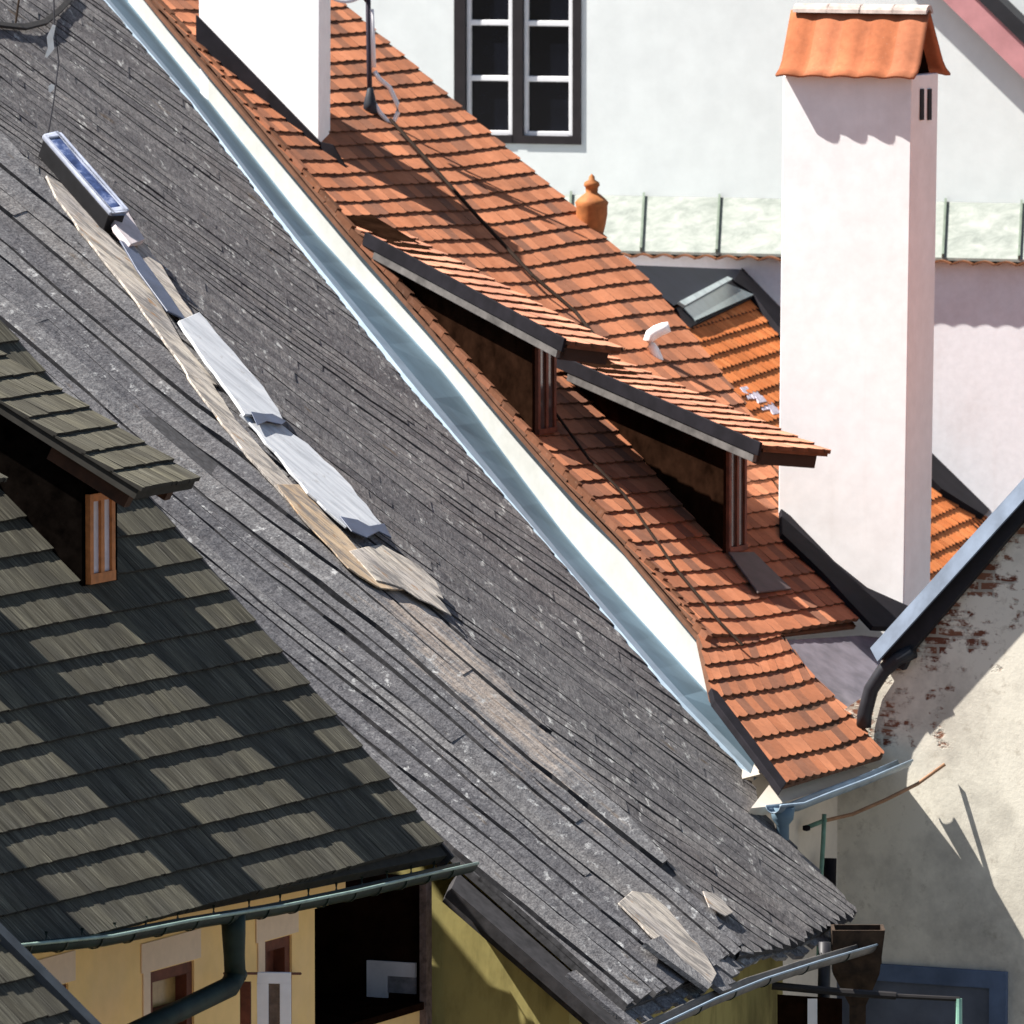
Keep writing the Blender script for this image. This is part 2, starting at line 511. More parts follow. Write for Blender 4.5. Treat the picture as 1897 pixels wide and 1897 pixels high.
DKBLUE = m_plain('dark_blue_sheet', (.05, .065, .11), .5, 0, .3, 4, .5, .1)
PIPEW = m_plain('white_plastic', (.85, .83, .84), .4, 0, .05, 5, .4, 0)
COBBLE = m_plain('cobble_ground', (.16, .15, .14), .9, 0, .3, 2)

# ------------------------------------------------------------------ ground
g = MB(); g.face([V((-300, -300, 0)), V((300, -300, 0)), V((300, 400, 0)), V((-300, 400, 0))])
o = g.build('ground', COBBLE); o['kind'] = 'structure'

def drop_body(mb, pts, z0=0.0, r=.5, m=0):
    """walls straight down from a ring of roof points"""
    n = len(pts)
    mb.face(pts, None, r, m)
    for i in range(n):
        j = (i + 1) % n
        a, b = pts[i], pts[j]
        mb.face([a, V((a.x, a.y, z0)), V((b.x, b.y, z0)), b], None, r, m)

def wall_holes(mb, P, u0, u1, v0, v1, holes, dep=.16, rev=99):
    us = sorted({u0, u1, *[x for h in holes for x in h[:2]]}); vs = sorted({v0, v1, *[x for h in holes for x in h[2:]]})
    us = [x for x in us if u0 <= x <= u1]; vs = [x for x in vs if v0 <= x <= v1]
    for a, b in zip(us, us[1:]):
        for c, d in zip(vs, vs[1:]):
            if any(h[0] - 1e-6 <= a and b <= h[1] + 1e-6 and h[2] - 1e-6 <= c and d <= h[3] + 1e-6 for h in holes): continue
            mb.face([P.P(a, c), P.P(a, d), P.P(b, d), P.P(b, c)])
    for a, b, c, d in holes[:rev]:
        q = [(a, c), (a, d), (b, d), (b, c)]
        for i in range(4):
            j = (i + 1) % 4
            mb.face([P.P(*q[i]), P.P(*q[i], -dep), P.P(*q[j], -dep), P.P(*q[j])])

GUT = []
def gutter_profile(r, t=.008):
    out = [(-r * math.cos(PI * i / 10), -r * math.sin(PI * i / 10)) for i in range(11)]
    inn = [(-(r - t) * math.cos(PI * i / 10), -(r - t) * math.sin(PI * i / 10)) for i in range(10, -1, -1)]
    return out + inn

# ================================================================== G : long grey plank roof (two slopes on one house)
G = roof_plane(1165, 1860, -4, 70, 38.3).grain((500, 900), (840, 1180))
eG, hG = hdir(rad(70))
crease = [(-80, 155), (1375, 1745)]
GLpx = [(-80, 155), (1375, 1745), (1320, 1800), (1165, 1862), (870, 1600), (0, 760), (-160, 600)]
# right-hand slope tips a little away about the crease
ca, cb = G.hit(*crease[0]), G.hit(*crease[1])
ax = (cb - ca).normalized()
nR = Matrix.Rotation(rad(-5), 3, ax) @ G.n
if nR.dot(SUN) > G.n.dot(SUN): nR = Matrix.Rotation(rad(5), 3, ax) @ G.n
GR = Plane(ca, nR).grain((600, 500), (980, 785))
verge = [(137, -60), (187, 0), (357, 200), (519, 416), (640, 566), (750, 705), (873, 852), (1000, 1002), (1230, 1275), (1395, 1450)]
GRpx = [(-80, 155), (-120, -80)] + verge + [(1385, 1475), (1590, 1690), (1480, 1745), (1375, 1765), (1375, 1745)]
base = V((1.5, 1.5, 0))
house_g = thing('grey_plank_roof_house', 'old house with long grey plank roof, pale repair strips along the ridge', 'house', base)

def plank_roof(P, px, wid, blen, th, seed, amp, gap, lift):
    """long boards laid down the slope, each a strip with wavering edges and dark gaps between"""
    poly = [P.uv(*p) for p in px]
    v0, v1 = min(p[1] for p in poly), max(p[1] for p in poly)
    u0, u1 = min(p[0] for p in poly), max(p[0] for p in poly)
    r = random.Random(seed)
    cols = [u0 - .1]
    while cols[-1] < u1: cols.append(cols[-1] + wid * r.uniform(.55, 1.45))
    wv = wavy(seed, amp); wx = wavy(seed + 5, .055); wx2 = wavy(seed + 6, .02)
    mb = MB()
    def edge(u, v): return u + wx(u * .5, v * .8) + wx2(u * 9, v * 3.1)
    N = int((v1 - v0) / .04)
    for a, b in zip(cols, cols[1:]):
        ins = []
        uc = (a + b) / 2
        for k in range(N + 1):
            v = v0 + (v1 - v0) * k / N
            R_ = poly_range(poly, v)
            if R_ and min(edge(b, v), R_[1]) - max(edge(a, v), R_[0]) > .03: ins.append((v, R_))
        if len(ins) < 3: continue
        last = ins[-1][0]
        # eave: stop when the middle of the board leaves the outline at the bottom
        while len(ins) > 3 and not (ins[-1][1][0] - .02 < uc < ins[-1][1][1] + .02) and ins[-1][0] > v1 - 1.2: ins.pop()
        k = 0
        tl = r.uniform(-1, 1) * lift
        step0 = r.random() * blen
        while k < len(ins) - 1:
            n = max(4, int((blen * r.uniform(.4, 1.5)) / .04))
            if k == 0: n = max(4, int(step0 / .04))
            e = min(k + n, len(ins) - 1)
            idx = list(range(k, e, 5)) + [e]
            col = r.random(); g1, g2 = r.uniform(*gap), r.uniform(*gap)
            L_, R_ = [], []
            dv = r.uniform(0, .05) if e == len(ins) - 1 else 0
            for q in idx:
                v, rr = ins[q]
                if q == e: v += dv
                t = (q - k) / max(1, e - k)
                la, lb = edge(a, v) + g1 * r.uniform(.5, 1.2), edge(b, v) - g2 * r.uniform(.5, 1.2)
                la, lb = max(la, rr[0]), min(lb, rr[1])
                if lb < la + .005: lb = la + .005
                w = tl + th * (.3 + .7 * t) + wv((la + lb) / 2, v) + r.uniform(-.002, .002)
                L_.append((la, v, w + r.uniform(-.003, .003))); R_.append((lb, v, w + r.uniform(-.003, .003)))
            for q in range(len(L_) - 1):
                f4 = [L_[q], L_[q + 1], R_[q + 1], R_[q]]
                mb.face([P.P(*x) for x in f4], [x[:2] for x in f4], col, 0)
                for S_ in (L_, R_):
                    x, y = S_[q], S_[q + 1]
                    mb.face([P.P(*x), P.P(*y), P.P(y[0], y[1], y[2] - .05), P.P(x[0], x[1], x[2] - .05)], None, col, 1)
            x, y = L_[-1], R_[-1]
            mb.face([P.P(*x), P.P(*y), P.P(y[0], y[1], y[2] - .05), P.P(x[0], x[1], x[2] - .05)], None, col, 1)
            k = e
    return mb

w0_, w1_ = G.uv(620, 960), G.uv(1330, 1740)
wl_ = math.hypot(w1_[0] - w0_[0], w1_[1] - w0_[1]); wx_, wy_ = (w1_[1] - w0_[1]) / wl_, -(w1_[0] - w0_[0]) / wl_
WEAR = (wx_, wy_, wx_ * w0_[0] + wy_ * w0_[1] - .15, w0_[1], w1_[1])
GLM = m_oldroof('grey_planks', (.172, .170, .172), (.04, .04, .044), (.2, .187, .175), (.5, .5, .49), WEAR)
mb = plank_roof(G, GLpx, .40, 9.0, .010, 3, .022, (.010, .055), .014)
mb.prism(G, GLpx, -.10, -.035, .4, 1)
o = mb.build('roof', [GLM, GED], house_g); o['label'] = 'lighter grey left slope with long dark plank joints'
mb = plank_roof(GR, GRpx, .20, 2.2, .008, 5, .022, (.003, .016), .004)
mb.prism(GR, GRpx, -.10, -.035, .4, 1)
o = mb.build('roof', [GRM, GED], house_g); o['label'] = 'darker grey right slope beside the blue metal flashing'
# second ragged layer at the eave
mb = MB()
r = random.Random(12)
def eave_layer(P, a, b, n, back, wlo, whi, m):
    pa, pb = P.uv(*a), P.uv(*b)
    for i in range(n):
        t0, t1 = i / n, (i + .97) / n
        u0, v0 = lerp(pa[0], pb[0], t0), lerp(pa[1], pb[1], t0)
        u1, v1 = lerp(pa[0], pb[0], t1), lerp(pa[1], pb[1], t1)
        j = r.uniform(-.07, .07)
        pts = [(u0, v0 + j), (u1, v1 + j + r.uniform(-.03, .03)), (u1, v1 - back), (u0, v0 - back)]
        w = r.uniform(-.012, .012)
        mb.prism(P, pts, wlo + w, whi + w, r.random(), m, False)
eave_layer(G, (1182, 1893), (1322, 1826), 11, .7, -.11, -.07, 0)
eave_layer(GR, (1325, 1822), (1400, 1784), 5, .7, -.12, -.08, 0)
eave_layer(GR, (1400, 1780), (1598, 1714), 15, .7, -.12, -.08, 0)
mb.build('eave_board', GLM, house_g)
# verge board under left edge; near-black colour carries the underside shadow
mb = MB()
mb.prism(G, [(862, 1600), (1163, 1864), (1168, 1878), (1150, 1890), (850, 1628)], -.20, -.101, .5)
mb.prism(G.shift(-.22), [(850, 1615), (1155, 1885), (1110, 1890), (835, 1650)], -.12, 0, .5)
mb.build('verge_board', m_plain('shaded_verge_wood', (.030, .028, .030), .9, 0, .5, 9), house_g)

# walls
Gc = G.loc(G.hit(1165, 1860))
gc = G.hit(1165, 1860) - hG * .62 + eG * .28 - V((0, 0, .1))
Gface = Plane(gc, hG); Gside = Plane(gc, -eG)
mb = MB()
ga = gc + eG * 5.6
gb = gc - hG * 7.0 + V((0, 0, 5.2)); gd = ga - hG * 7.0 + V((0, 0, 5.2))
back = [gc, ga, gd, gb]
def quad(mb, a, b, c, d): mb.face([a, b, c, d])
z = lambda p, zz=0.0: V((p.x, p.y, zz))
mb.face([gc, z(gc), z(ga), ga]); mb.face([gb, z(gb), z(gc), gc]); mb.face([ga, z(ga), z(gd), gd]); mb.face([gd, z(gd), z(gb), gb])
mb.build('wall', MOSS, house_g)

# ---- gutter of the grey house with rusty rain head
gut_pts = [Plane(G.hit(1300, 1830) + hG * .10 - V((0, 0, .10)), hG).hit(x, y) for x, y in [(1150, 1925), (1215, 1893), (1310, 1848), (1400, 1812), (1500, 1780), (1612, 1748)]]
mb = MB(); mb.sweep(gut_pts, gutter_profile(.085))
lip = MB(); lip.tube([p + hG * .085 for p in gut_pts], .010, 8)
gg = mb.build('gutter', m_plain('grey_zinc', (.12, .115, .11), .6, 0, .35, 4, .3), house_g, smooth=True)
lip.build('gutter_lip', LBLUE, gg, smooth=True)
for k in range(6):
    t = .2 + k * .14
    i = min(int(t * 5), 4); p = lerp(gut_pts[i], gut_pts[i + 1], t * 5 - i)
    b = MB(); b.sweep([p + hG * (.09 * math.cos(a)) - V((0, 0, .09 * math.sin(a))) for a in [PI * q / 8 for q in range(9)]], [(-.012, -.004), (.012, -.004), (.012, .004), (-.012, .004)])
    b.build('bracket', GREENM, gg)
hd = at(1592, 1740, depth(gut_pts[-1]) + .1)
mb = MB()
Hp = Plane(hd, -V((0, 1, 0)))
k = (DIST + depth(hd)) / DIST / PPM
def hring(y, a, b, dpt):
    return [hd + V((x * k, dy, -(y - 1740) * k)) for x, dy in ((a, -dpt), (b, -dpt), (b, dpt), (a, dpt))]
R1, R2, R3, R4 = hring(1718, -52, 46, .2), hring(1800, -50, 36, .18), hring(1862, -18, 12, .06), hring(2300, -18, 12, .06)
for A, B in ((R1, R2), (R2, R3), (R3, R4)):
    for i in range(4):
        j = (i + 1) % 4
        mb.face([A[i], B[i], B[j], A[j]])
R0 = [p * 1 for p in R1]
inner = [lerp(p, (R1[0] + R1[2]) / 2, .12) for p in R1]; innb = [p - V((0, 0, .3)) for p in inner]
for i in range(4):
    j = (i + 1) % 4
    mb.face([R1[i], R1[j], inner[j], inner[i]]); mb.face([inner[i], inner[j], innb[j], innb[i]])
mb.face(innb)
o = mb.build('rain_head', RUST, house_g); o['label'] = 'rusty brown rain hopper at the gutter end'

# ---- repairs along the crease
mb_d = random.Random(4)
def strip(name, P, px, w0, w1, mat, label=None, parent=house_g):
    m = MB(); m.prism(P, px, w0, w1)
    q = m.build(name, mat, parent, bevel=.006)
    if label: q['label'] = label
    return q
W0, W1 = .02, .045
def ragged(pts, seed, amp=5, n=5):
    """roughen an outline: every edge is broken up"""
    rr = random.Random(seed); out = []
    for (a, b), (c, d) in zip(pts, pts[1:] + pts[:1]):
        L = math.hypot(c - a, d - b); q = max(1, int(L / 22))
        for i in range(q):
            t = i / q
            e_ = amp if i else 0
            out.append((lerp(a, c, t) + rr.uniform(-e_, e_), lerp(b, d, t) + rr.uniform(-e_, e_)))
    return out
strip('repair_board', G, ragged([(82, 330), (110, 345), (180, 425), (228, 472), (290, 560), (335, 640), (400, 720), (345, 700), (290, 620), (235, 545), (160, 450), (100, 370)], 1, 1.8), .012, .035, BAREW, 'bleached ragged boards below the roof light')
strip('repair_board', G, ragged([(330, 640), (372, 690), (435, 785), (520, 880), (565, 930), (640, 1012), (627, 1022), (560, 960), (505, 903), (455, 850), (408, 790), (345, 705)], 2, 1.8), .012, .034, BAREW, 'bleached boards left of the white sheets')
strip('repair_board', G, ragged([(506, 905), (550, 905), (600, 965), (690, 1060), (745, 1100), (700, 1098), (640, 1060), (560, 975)], 3, 1.8), .036, .052, TANW, 'tan bare boards at the middle of the ridge')
strip('repair_board', G, ragged([(640, 1030), (700, 1018), (770, 1058), (800, 1085), (815, 1120), (800, 1112), (830, 1150), (790, 1128), (770, 1120), (740, 1100), (690, 1085)], 4, 1.8), .05, .062, BAREW, 'bleached split boards at the lower end of the repairs')
strip('ridge_sheet', G, ragged([(435, 780), (450, 785), (500, 800), (512, 800), (560, 835), (640, 912), (712, 1005), (690, 985), (672, 1000), (655, 985), (632, 990), (560, 925), (500, 850)], 6, 2), .06, .085, SHEETM, 'long white metal sheet with torn lower end')
strip('ridge_sheet', G, ragged([(318, 612), (356, 596), (420, 670), (475, 735), (512, 798), (498, 794), (480, 788), (440, 786), (400, 730), (355, 668)], 7, 2), .085, .115, SHEETM, 'upper white metal sheet lapping the one below')
strip('ridge_sheet', G, ragged([(225, 466), (262, 462), (345, 585), (356, 606), (330, 606), (290, 545)], 8, 2), .05, .07, BAREW, 'pale strip right of the blue groove')
strip('ridge_sheet', G, [(212, 458), (236, 468), (300, 555), (334, 606), (300, 590), (245, 515)], .072, .09, DKBLUE, 'dark blue metal groove')
strip('ridge_sheet', G, [(192, 408), (222, 408), (255, 462), (228, 472), (202, 440)], .06, .12, m_plain('pinkish_sheet', (.50, .45, .46), .6, 0, .2), 'short pink white sheet below the roof light')
strip('torn_felt', G, ragged([(450, 782), (475, 786), (490, 786), (516, 800), (508, 806), (480, 800), (462, 808)], 9, 1.5), .117, .125, DKBLUE)
strip('torn_felt', G, ragged([(618, 972), (650, 978), (672, 990), (700, 985), (714, 1012), (690, 1000), (668, 1012), (640, 1000)], 10, 1.5), .087, .1, DKBLUE)
strip('bare_plank', G, ragged([(1140, 1680), (1165, 1658), (1200, 1664), (1230, 1690), (1290, 1760), (1322, 1812), (1308, 1838), (1280, 1815), (1215, 1755)], 11, 2), .03, .05, BAREW, 'short white bare plank near the eave')
strip('bare_plank', GR, ragged([(1298, 1655), (1325, 1660), (1355, 1695), (1340, 1702), (1310, 1685)], 13, 2), .02, .03, BAREW)
# ---- roof light / long metal hatch on the ridge
hp = GR.shift(.02)
A_, B_ = hp.hit(84, 292), hp.hit(206, 432)
axh = (B_ - A_).normalized(); up = GR.n; sd = up.cross(axh).normalized()
if sd.dot(V((0, -1, 0))) < 0: sd = -sd      # towards the viewer's left
up = (up + sd * .55).normalized(); HP = Plane(A_, up, axh)
hatch = part_empty('roof_light', house_g, 'narrow white framed roof light propped on the ridge')
L = (B_ - A_).length; sgn = 1 if HP.u.dot(sd) > 0 else -1
mb = MB(); mb.box(HP, -.095, .095, 0, L, .0, .22); mb.build('casing', m_plain('black_casing', (.012, .012, .014), .6, 0, .3), hatch, bevel=.01)
mb = MB()
for a, b, c, d in ((-.105, -.075, -.02, L + .02), (.06, .11, -.02, L + .02), (-.075, .06, -.02, .04), (-.075, .06, L - .05, L + .02)):
    mb.box(HP, a, b, c, d, .222, .27)
mb.build('frame', m_plain('pale_blue_frame', (.34, .37, .46), .5, 0, .3, 6), hatch, bevel=.015)
mb = MB(); mb.box(HP, -.073, .058, .042, L - .052, .223, .252)
t = NT('sky_blue_pane'); co = t.coords(False)
mb.build('pane', t.done(t.ramp(t.noise(co, 5, 4, .7), [(.35, (.012, .018, .05)), (.55, (.05, .075, .17)), (.7, (.25, .29, .42))]), .15, 0., .5), hatch)

# ================================================================== F : shingled house in front
Fd = depth(G.hit(830, 1580)) - 1.0
FP = roof_plane(830, 1580, Fd, 65.4, 46)
eF, hF = hdir(rad(65.4))
house_f = thing('shingled_house', 'yellow house with brown grey wooden shingle roof, small dormers and dark green gutter', 'house', V((-3, -6, 0)))
Fpx = [(-30, 560), (832, 1581), (640, 1622), (466, 1653), (175, 1722), (-20, 1752), (-260, 1790), (-700, 560)]
Fpoly = [FP.uv(*p) for p in Fpx]
vE = FP.uv(500, 1648)[1]
rowF = .345
rows = [vE + .0 - rowF * k for k in range(22)][::-1]
ux = FP.uv(832, 1581)
def frange(v):
    R = poly_range([FP.uv(*p) for p in [(-30, 560), (900, 1663), (-800, 1950), (-1200, 560)]], v)
    return R
wf = wavy(31, .007)
mb = MB()
courses(mb, lambda u, v, w: FP.P(u, v, w + wf(u, v)), rows, frange, .10, .036, .003, .0015, .3, 0, .03, 21)
mb.prism(FP, [(-30, 560), (832, 1581), (-20, 1750), (-700, 1870), (-900, 560)], -.12, -.02, .5, 1)
mb.build('roof', [SH, SHE], house_f)
mb = MB()
vp = [FP.P(FP.uv(-30, 560)[0] + .03, FP.uv(-30, 560)[1], -.06), FP.P(FP.uv(832, 1581)[0] + .03, FP.uv(832, 1581)[1] + .04, -.06)]
mb.sweep(vp, [(-.02, -.10), (.02, -.10), (.02, .06), (-.02, .06)], up=FP.n)
mb.build('verge_board', m_plain('charcoal_board', (.022, .022, .025), .8, 0, .3), house_f)

def shingle_dormer(du, dv, idx, label):
    d = part_empty('dormer', house_f, label)
    sh = FP.u * du + FP.v * dv
    BL = FP.hit(152, 1090) + sh
    w = .62
    # roof: falls along h at 28 degrees from where it leaves the main slope
    el = Plane(FP.hit(152, 1090), FP.n)          # keep the reference plane
    wallP = Plane(FP.hit(152, 1090), hF)
    tipL, tipR = V(), V()
    s28 = math.tan(rad(28))
    # eave line: lies in plane h = const, through pixel (368,885)
    run = .62
    eP = Plane(FP.hit(152, 1090) + hF * run, hF)
    tR = eP.hit(372, 886) + sh; tL = eP.hit(262, 908) + sh
    dirv = (hF - V((0, 0, s28))).normalized()
    nrm = (hF * s28 + V((0, 0, 1))).normalized()
    DP = Plane(tL, nrm, dirv)
    wid = (tR - tL).dot(DP.u)
    # length up to the main roof
    k = -(tL - FP.o).dot(FP.n) / (-dirv).dot(FP.n)
    ln = k + .15
    rr = [-ln + i * .285 for i in range(int(ln / .285) + 1)]
    rr = [0 - .285 * i for i in range(int(ln / .285) + 2)][::-1]
    m = MB(); wv = wavy(40 + idx, .006)
    courses(m, lambda u, v, w: DP.P(u, v, w + wv(u, v)), rr, lambda v: (0, wid), .115, .028, .005, .002, .35, 0, .03, 50 + idx)
    m.box(DP, .02, wid - .02, rr[0], -.03, -.10, -.01, .5, 1)
    m.build('dormer_roof', [SH, SHE], d)
    # cheeks and front as one timber box
    e0 = (BL - tL).dot(DP.u)
    m = MB()
    wp = BL
    top = lambda p: p + V((0, 0, 1)) * ((tL - p).dot(nrm) / nrm.z - .11)
    cor = [BL - V((0, 0, .3)), BL + eF * w - V((0, 0, .3))]
    bk = [c - hF * 2.0 for c in cor]
    ring = cor + [bk[1], bk[0]]
    tops = [top(p) for p in ring]
    m.hull(tops, [p - V((0, 0, .4)) for p in ring])
    m.build('cheek', m_plain('shaded_board_cheek', (.004, .003, .0025), .95, 0, .7, 7, .0), d)  # near-black because the shade of the roof overhang is put into the colour
    fp = Plane(BL, hF)
    q0 = fp.uv(158, 930)[1]; q1 = fp.uv(158, 1078)[1]
    ua, ub = .06, w - .12
    m = MB()
    m.box(fp, ua, ub, q1 - .06, q1 + .02, .002, .05); m.box(fp, ua, ub, q0 - .06, q0, .002, .045)
    for a in (ua, (ua + ub) / 2 - .03, ub - .06):
        m.box(fp, a, a + .06, q0, q1 - .06, .002, .045)
    m.build('window_frame', ORWOOD, d, bevel=.004)
    m = MB(); m.box(fp, ua + .06, ub - .06, q0, q1 - .06, .003, .02); m.build('window', LAV, d)
    # beam ends under the eave
    m = MB()
    for a in (.12, wid - .22):
        m.box(DP, a, a + .1, -.9, -.12, -.24, -.101)
    m.build('rafter_end', m_plain('dark_rafter', (.05, .022, .012), .8, 0, .4), d)
shingle_dormer(0, 0, 0, 'dormer with orange brown window frame')
shingle_dormer(-2.95, -.30, 1, 'dormer cut off by the left edge of the picture')
shingle_dormer(-5.9, -.30, 2, 'dormer beyond the left edge of the picture')

# facade below the eave
FW = Plane(FP.hit(430, 1660) - hF * .62, hF)
U = lambda x, y: FW.uv(x, y)
ue = U(583, 1750)[0]; us = U(790, 1750)[0]
vt = FW.loc(FP.P(0, vE))[1] - .45
gz = FW.o.z
holes = []
def rect(x0, x1, y0, y1):
    ym = (y0 + y1) / 2
    return (U(x0, ym)[0], U(x1, ym)[0], U((x0 + x1) / 2, y0)[1], U((x0 + x1) / 2, y1)[1])
w1 = rect(278, 360, 1790, 2080); w2 = rect(490, 541, 1738, 2080); w3 = rect(60, 127, 1830, 2080)
dark = (ue, us, U(700, 1652)[1], U(680, 1885)[1])
mb = MB()
uk = U(640, 1640)[0]; vk = U(700, 1648)[1]
wall_holes(mb, FW, -9, uk, vt, gz, [w1, w2, w3, (ue, uk, dark[2], dark[3])], .18, 3)
wall_holes(mb, FW, uk, us + .02, vk, gz, [(uk, us, dark[2], dark[3])], .18, 0)
mb.box(FW, -9, us + .02, vk, gz, -1.9, -1.8)
mb.build('wall', YEL, house_f)
for w_ in (w1, w2, w3):
    m = MB(); m.box(FW, w_[0] - .16, w_[1] + .10, w_[2] - .24, w_[2] - .01, .003, .012); 
    m.box(FW, w_[0] - .13, w_[0] - .01, w_[2] - .01, w_[3], .003, .012)
    m.build('window_surround', SURR, house_f)
    win = part_empty('window', house_f)
    m = MB(); a, b, c, d = w_
    m.box(FW, a, b, c, c + .09, -.17, -.02); m.box(FW, a, a + .09, c + .09, d, -.17, -.02); m.box(FW, b - .09, b, c + .09, d, -.17, -.02)
    m.box(FW, a + .09, b - .09, c + .32, c + .40, -.165, -.03)
    m.build('frame', RBROWN, win, bevel=.006)
    m = MB(); m.box(FW, a + .05, b - .05, c + .05, d, -.16, -.12); m.build('pane', m_plain('amber_pane', (.30, .19, .07), .25, 0, .4, 3, .5, 0) if w_ is w1 else RBROWN, win)
# open casements
def casement(px0, px1, y0, y1, mat, dep, pane):
    m = MB(); c = part_empty('casement', house_f)
    P_ = Plane(FW.P(0, 0, dep), V((-.1, -1, 0)))
    a, b = P_.uv(px0, y0), P_.uv(px1, y1); t_ = .085
    m.box(P_, a[0], b[0], a[1], a[1] + t_, 0, .04); m.box(P_, a[0], a[0] + t_, a[1] + t_, b[1], 0, .04); m.box(P_, b[0] - t_, b[0], a[1] + t_, b[1], 0, .04)
    m.build('frame', mat, c, bevel=.004)
    m = MB(); m.box(P_, a[0] + t_, b[0] - t_, a[1] + t_, b[1], .01, .02); m.build('pane', pane, c)
casement(478, 540, 1800, 2080, WPAINT, .35, m_plain('brown_glass', (.11, .075, .06), .3, 0, .5, 14, .5, 0))
m = MB(); Pc = Plane(FW.P(0, 0, .42), V((-.1, -1, 0)))
a, b = Pc.uv(446, 1818), Pc.uv(466, 2080); m.box(Pc, a[0], b[0], a[1], b[1], 0, .05); m.build('shutter', RBROWN, house_f)
# laundry-style bar in front of the windows
m = MB(); m.tube([FW.hit(352, 1799) + hF * .3, FW.hit(546, 1803) + hF * .05], .012, 6); m.build('window_bar', RBROWN, house_f)
# loggia at the corner; shade of the deep recess put into near-black walls
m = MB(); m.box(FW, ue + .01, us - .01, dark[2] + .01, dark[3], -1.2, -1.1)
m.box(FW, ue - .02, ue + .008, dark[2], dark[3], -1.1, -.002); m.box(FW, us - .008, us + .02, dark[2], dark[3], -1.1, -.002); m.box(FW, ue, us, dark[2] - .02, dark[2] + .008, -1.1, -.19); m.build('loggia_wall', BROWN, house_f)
lw = Plane(FW.P(us - .012, 0, 0), -eF)
a, b = lw.uv(682, 1778), lw.uv(772, 1868)
m = MB(); xa, xb = min(a[0], b[0]), max(a[0], b[0]); far = xa if abs(a[0] - xa) < 1e-6 else xb; xm = lerp(a[0], b[0], .42)
m.box(lw, min(a[0], xm), max(a[0], xm), a[1], b[1], 0, .03); m.box(lw, min(xm, b[0]), max(xm, b[0]), a[1], a[1] + .12, 0, .03)
mq = MB(); mq.box(lw, min(xm, b[0]), max(xm, b[0]), a[1] + .12, b[1] - .12, 0, .02); mq.build('loggia_blind', m_plain('grey_blind', (.22, .215, .24), .8, 0, .4, 9, .05), house_f)
m.build('loggia_window', m_plain('dim_white_panel', (.75, .73, .78), .7, 0, .15, 3), house_f)
m = MB(); m.box(FW, ue, us, dark[3], dark[3] + .06, -1.1, .04); m.build('loggia_sill', BROWN, house_f)
m = MB(); a = U(782, 1750)[0]; m.box(FW, a - .05, a + .06, vk + .02, gz, .0, .06)
m.build('corner_post', m_plain('weathered_post', (.14, .10, .09), .85, 0, .5, 14), house_f)
# gutter, brackets, downpipe
gp = Plane(FP.P(0, vE) + hF * .10 - V((0, 0, .06)), hF)
gpx = [(18, 1750), (189, 1733), (337, 1704), (506, 1677), (640, 1650), (760, 1622), (868, 1598)]
gpt = [gp.hit(*p) for p in gpx]
m = MB(); m.sweep(gpt, gutter_profile(.085))
fg = m.build('gutter', GREENM, house_f, smooth=True)
m = MB(); m.tube([p + hF * .085 for p in gpt], .013, 8); m.build('gutter_lip', GREENL, fg, smooth=True)
for k in range(15):
    t = .02 + k * .065
    i = min(int(t * 6), 5); p = lerp(gpt[i], gpt[i + 1], t * 6 - i)
    b = MB(); b.sweep([p + hF * (.092 * math.cos(a)) - V((0, 0, .092 * math.sin(a))) for a in [PI * q / 8 for q in range(9)]] + [p - hF * .092 + V((0, 0, .06))], [(-.014, -.004), (.014, -.004), (.014, .004), (-.014, .004)])
    b.build('bracket', GREENM, fg)
c0 = gp.hit(433, 1700); 
m = MB()
k = (DIST + depth(c0)) / DIST / PPM
pth = [gp.hit(432, 1695), gp.hit(433, 1730), gp.hit(434, 1770), gp.hit(436, 1815)]
m.tube(pth, 22 * k, 14, scale=[1.05, 1, .9, .9])
m.build('downpipe', GREENM, house_f, smooth=True)
m = MB(); m.tube([gp.hit(440, 1800), gp.hit(425, 1828), gp.hit(330, 1874), gp.hit(160, 1955)], 20 * k, 14)
m.build('downpipe', GREENM, house_f, smooth=True)
# side wall towards the grey house is hidden; close the roof space
m = MB(); q = [FP.P(FP.uv(832, 1581)[0] - .3, vE - 3.2, -.14), FP.P(FP.uv(832, 1581)[0] - .3, vE - 7.0, -.14), FP.P(-9, vE - 7.0, -.14), FP.P(-9, vE - .7, -.14)]
for i in (1, 2):
    a, b = q[i], q[(i + 1) % 4]; m.face([a, z(a), z(b), b])
a, b = q[0], q[1]; m.face([a, z(a), z(b), b])
m.build('rear_wall', YEL, house_f)

# ================================================================== E : roof corner at the lower left
EP = Plane(FW.P(0, 0, 1.2), FP.n, FP.v)
EP.o = at(60, 1830, depth(FW.hit(60, 1830)) - 4.0)
house_e = thing('shed', 'corner of a shingled shed roof below the gutter, bottom left', 'shed', z(EP.o))
vb = EP.uv(70, 1890)[1]
rows = [vb - .34 * k for k in range(6)][::-1] + [vb + .34, vb + .68]
epoly = [(-60, 1690), (10, 1752), (128, 1872), (250, 2010), (-300, 2150), (-400, 1690)]
mb = MB()
courses(mb, lambda u, v, w: EP.P(u, v, w), rows, lambda v: poly_range([EP.uv(*p) for p in [(-60, 1690), (400, 2150), (-900, 2300), (-900, 1690)]], v), .115, .03, .006, .002, .35, 0, .03, 77)
mb.prism(EP, [(-60, 1690), (400, 2150), (-900, 2300), (-900, 1690)], -.1, -.02, .5, 1)
mb.build('roof', [SH, SHE], house_e)
m = MB(); pth = [EP.hit(-40, 1695) + EP.n * .02, EP.hit(30, 1765) + EP.n * .02, EP.hit(420, 2155) + EP.n * .02]
m.sweep(pth, [(-.02, -.16), (.11, -.16), (.11, .05), (-.02, .05)], up=EP.n); m.build('verge_board', m_plain('dark_slate_board', (.035, .042, .05), .7, 0, .3), house_e)
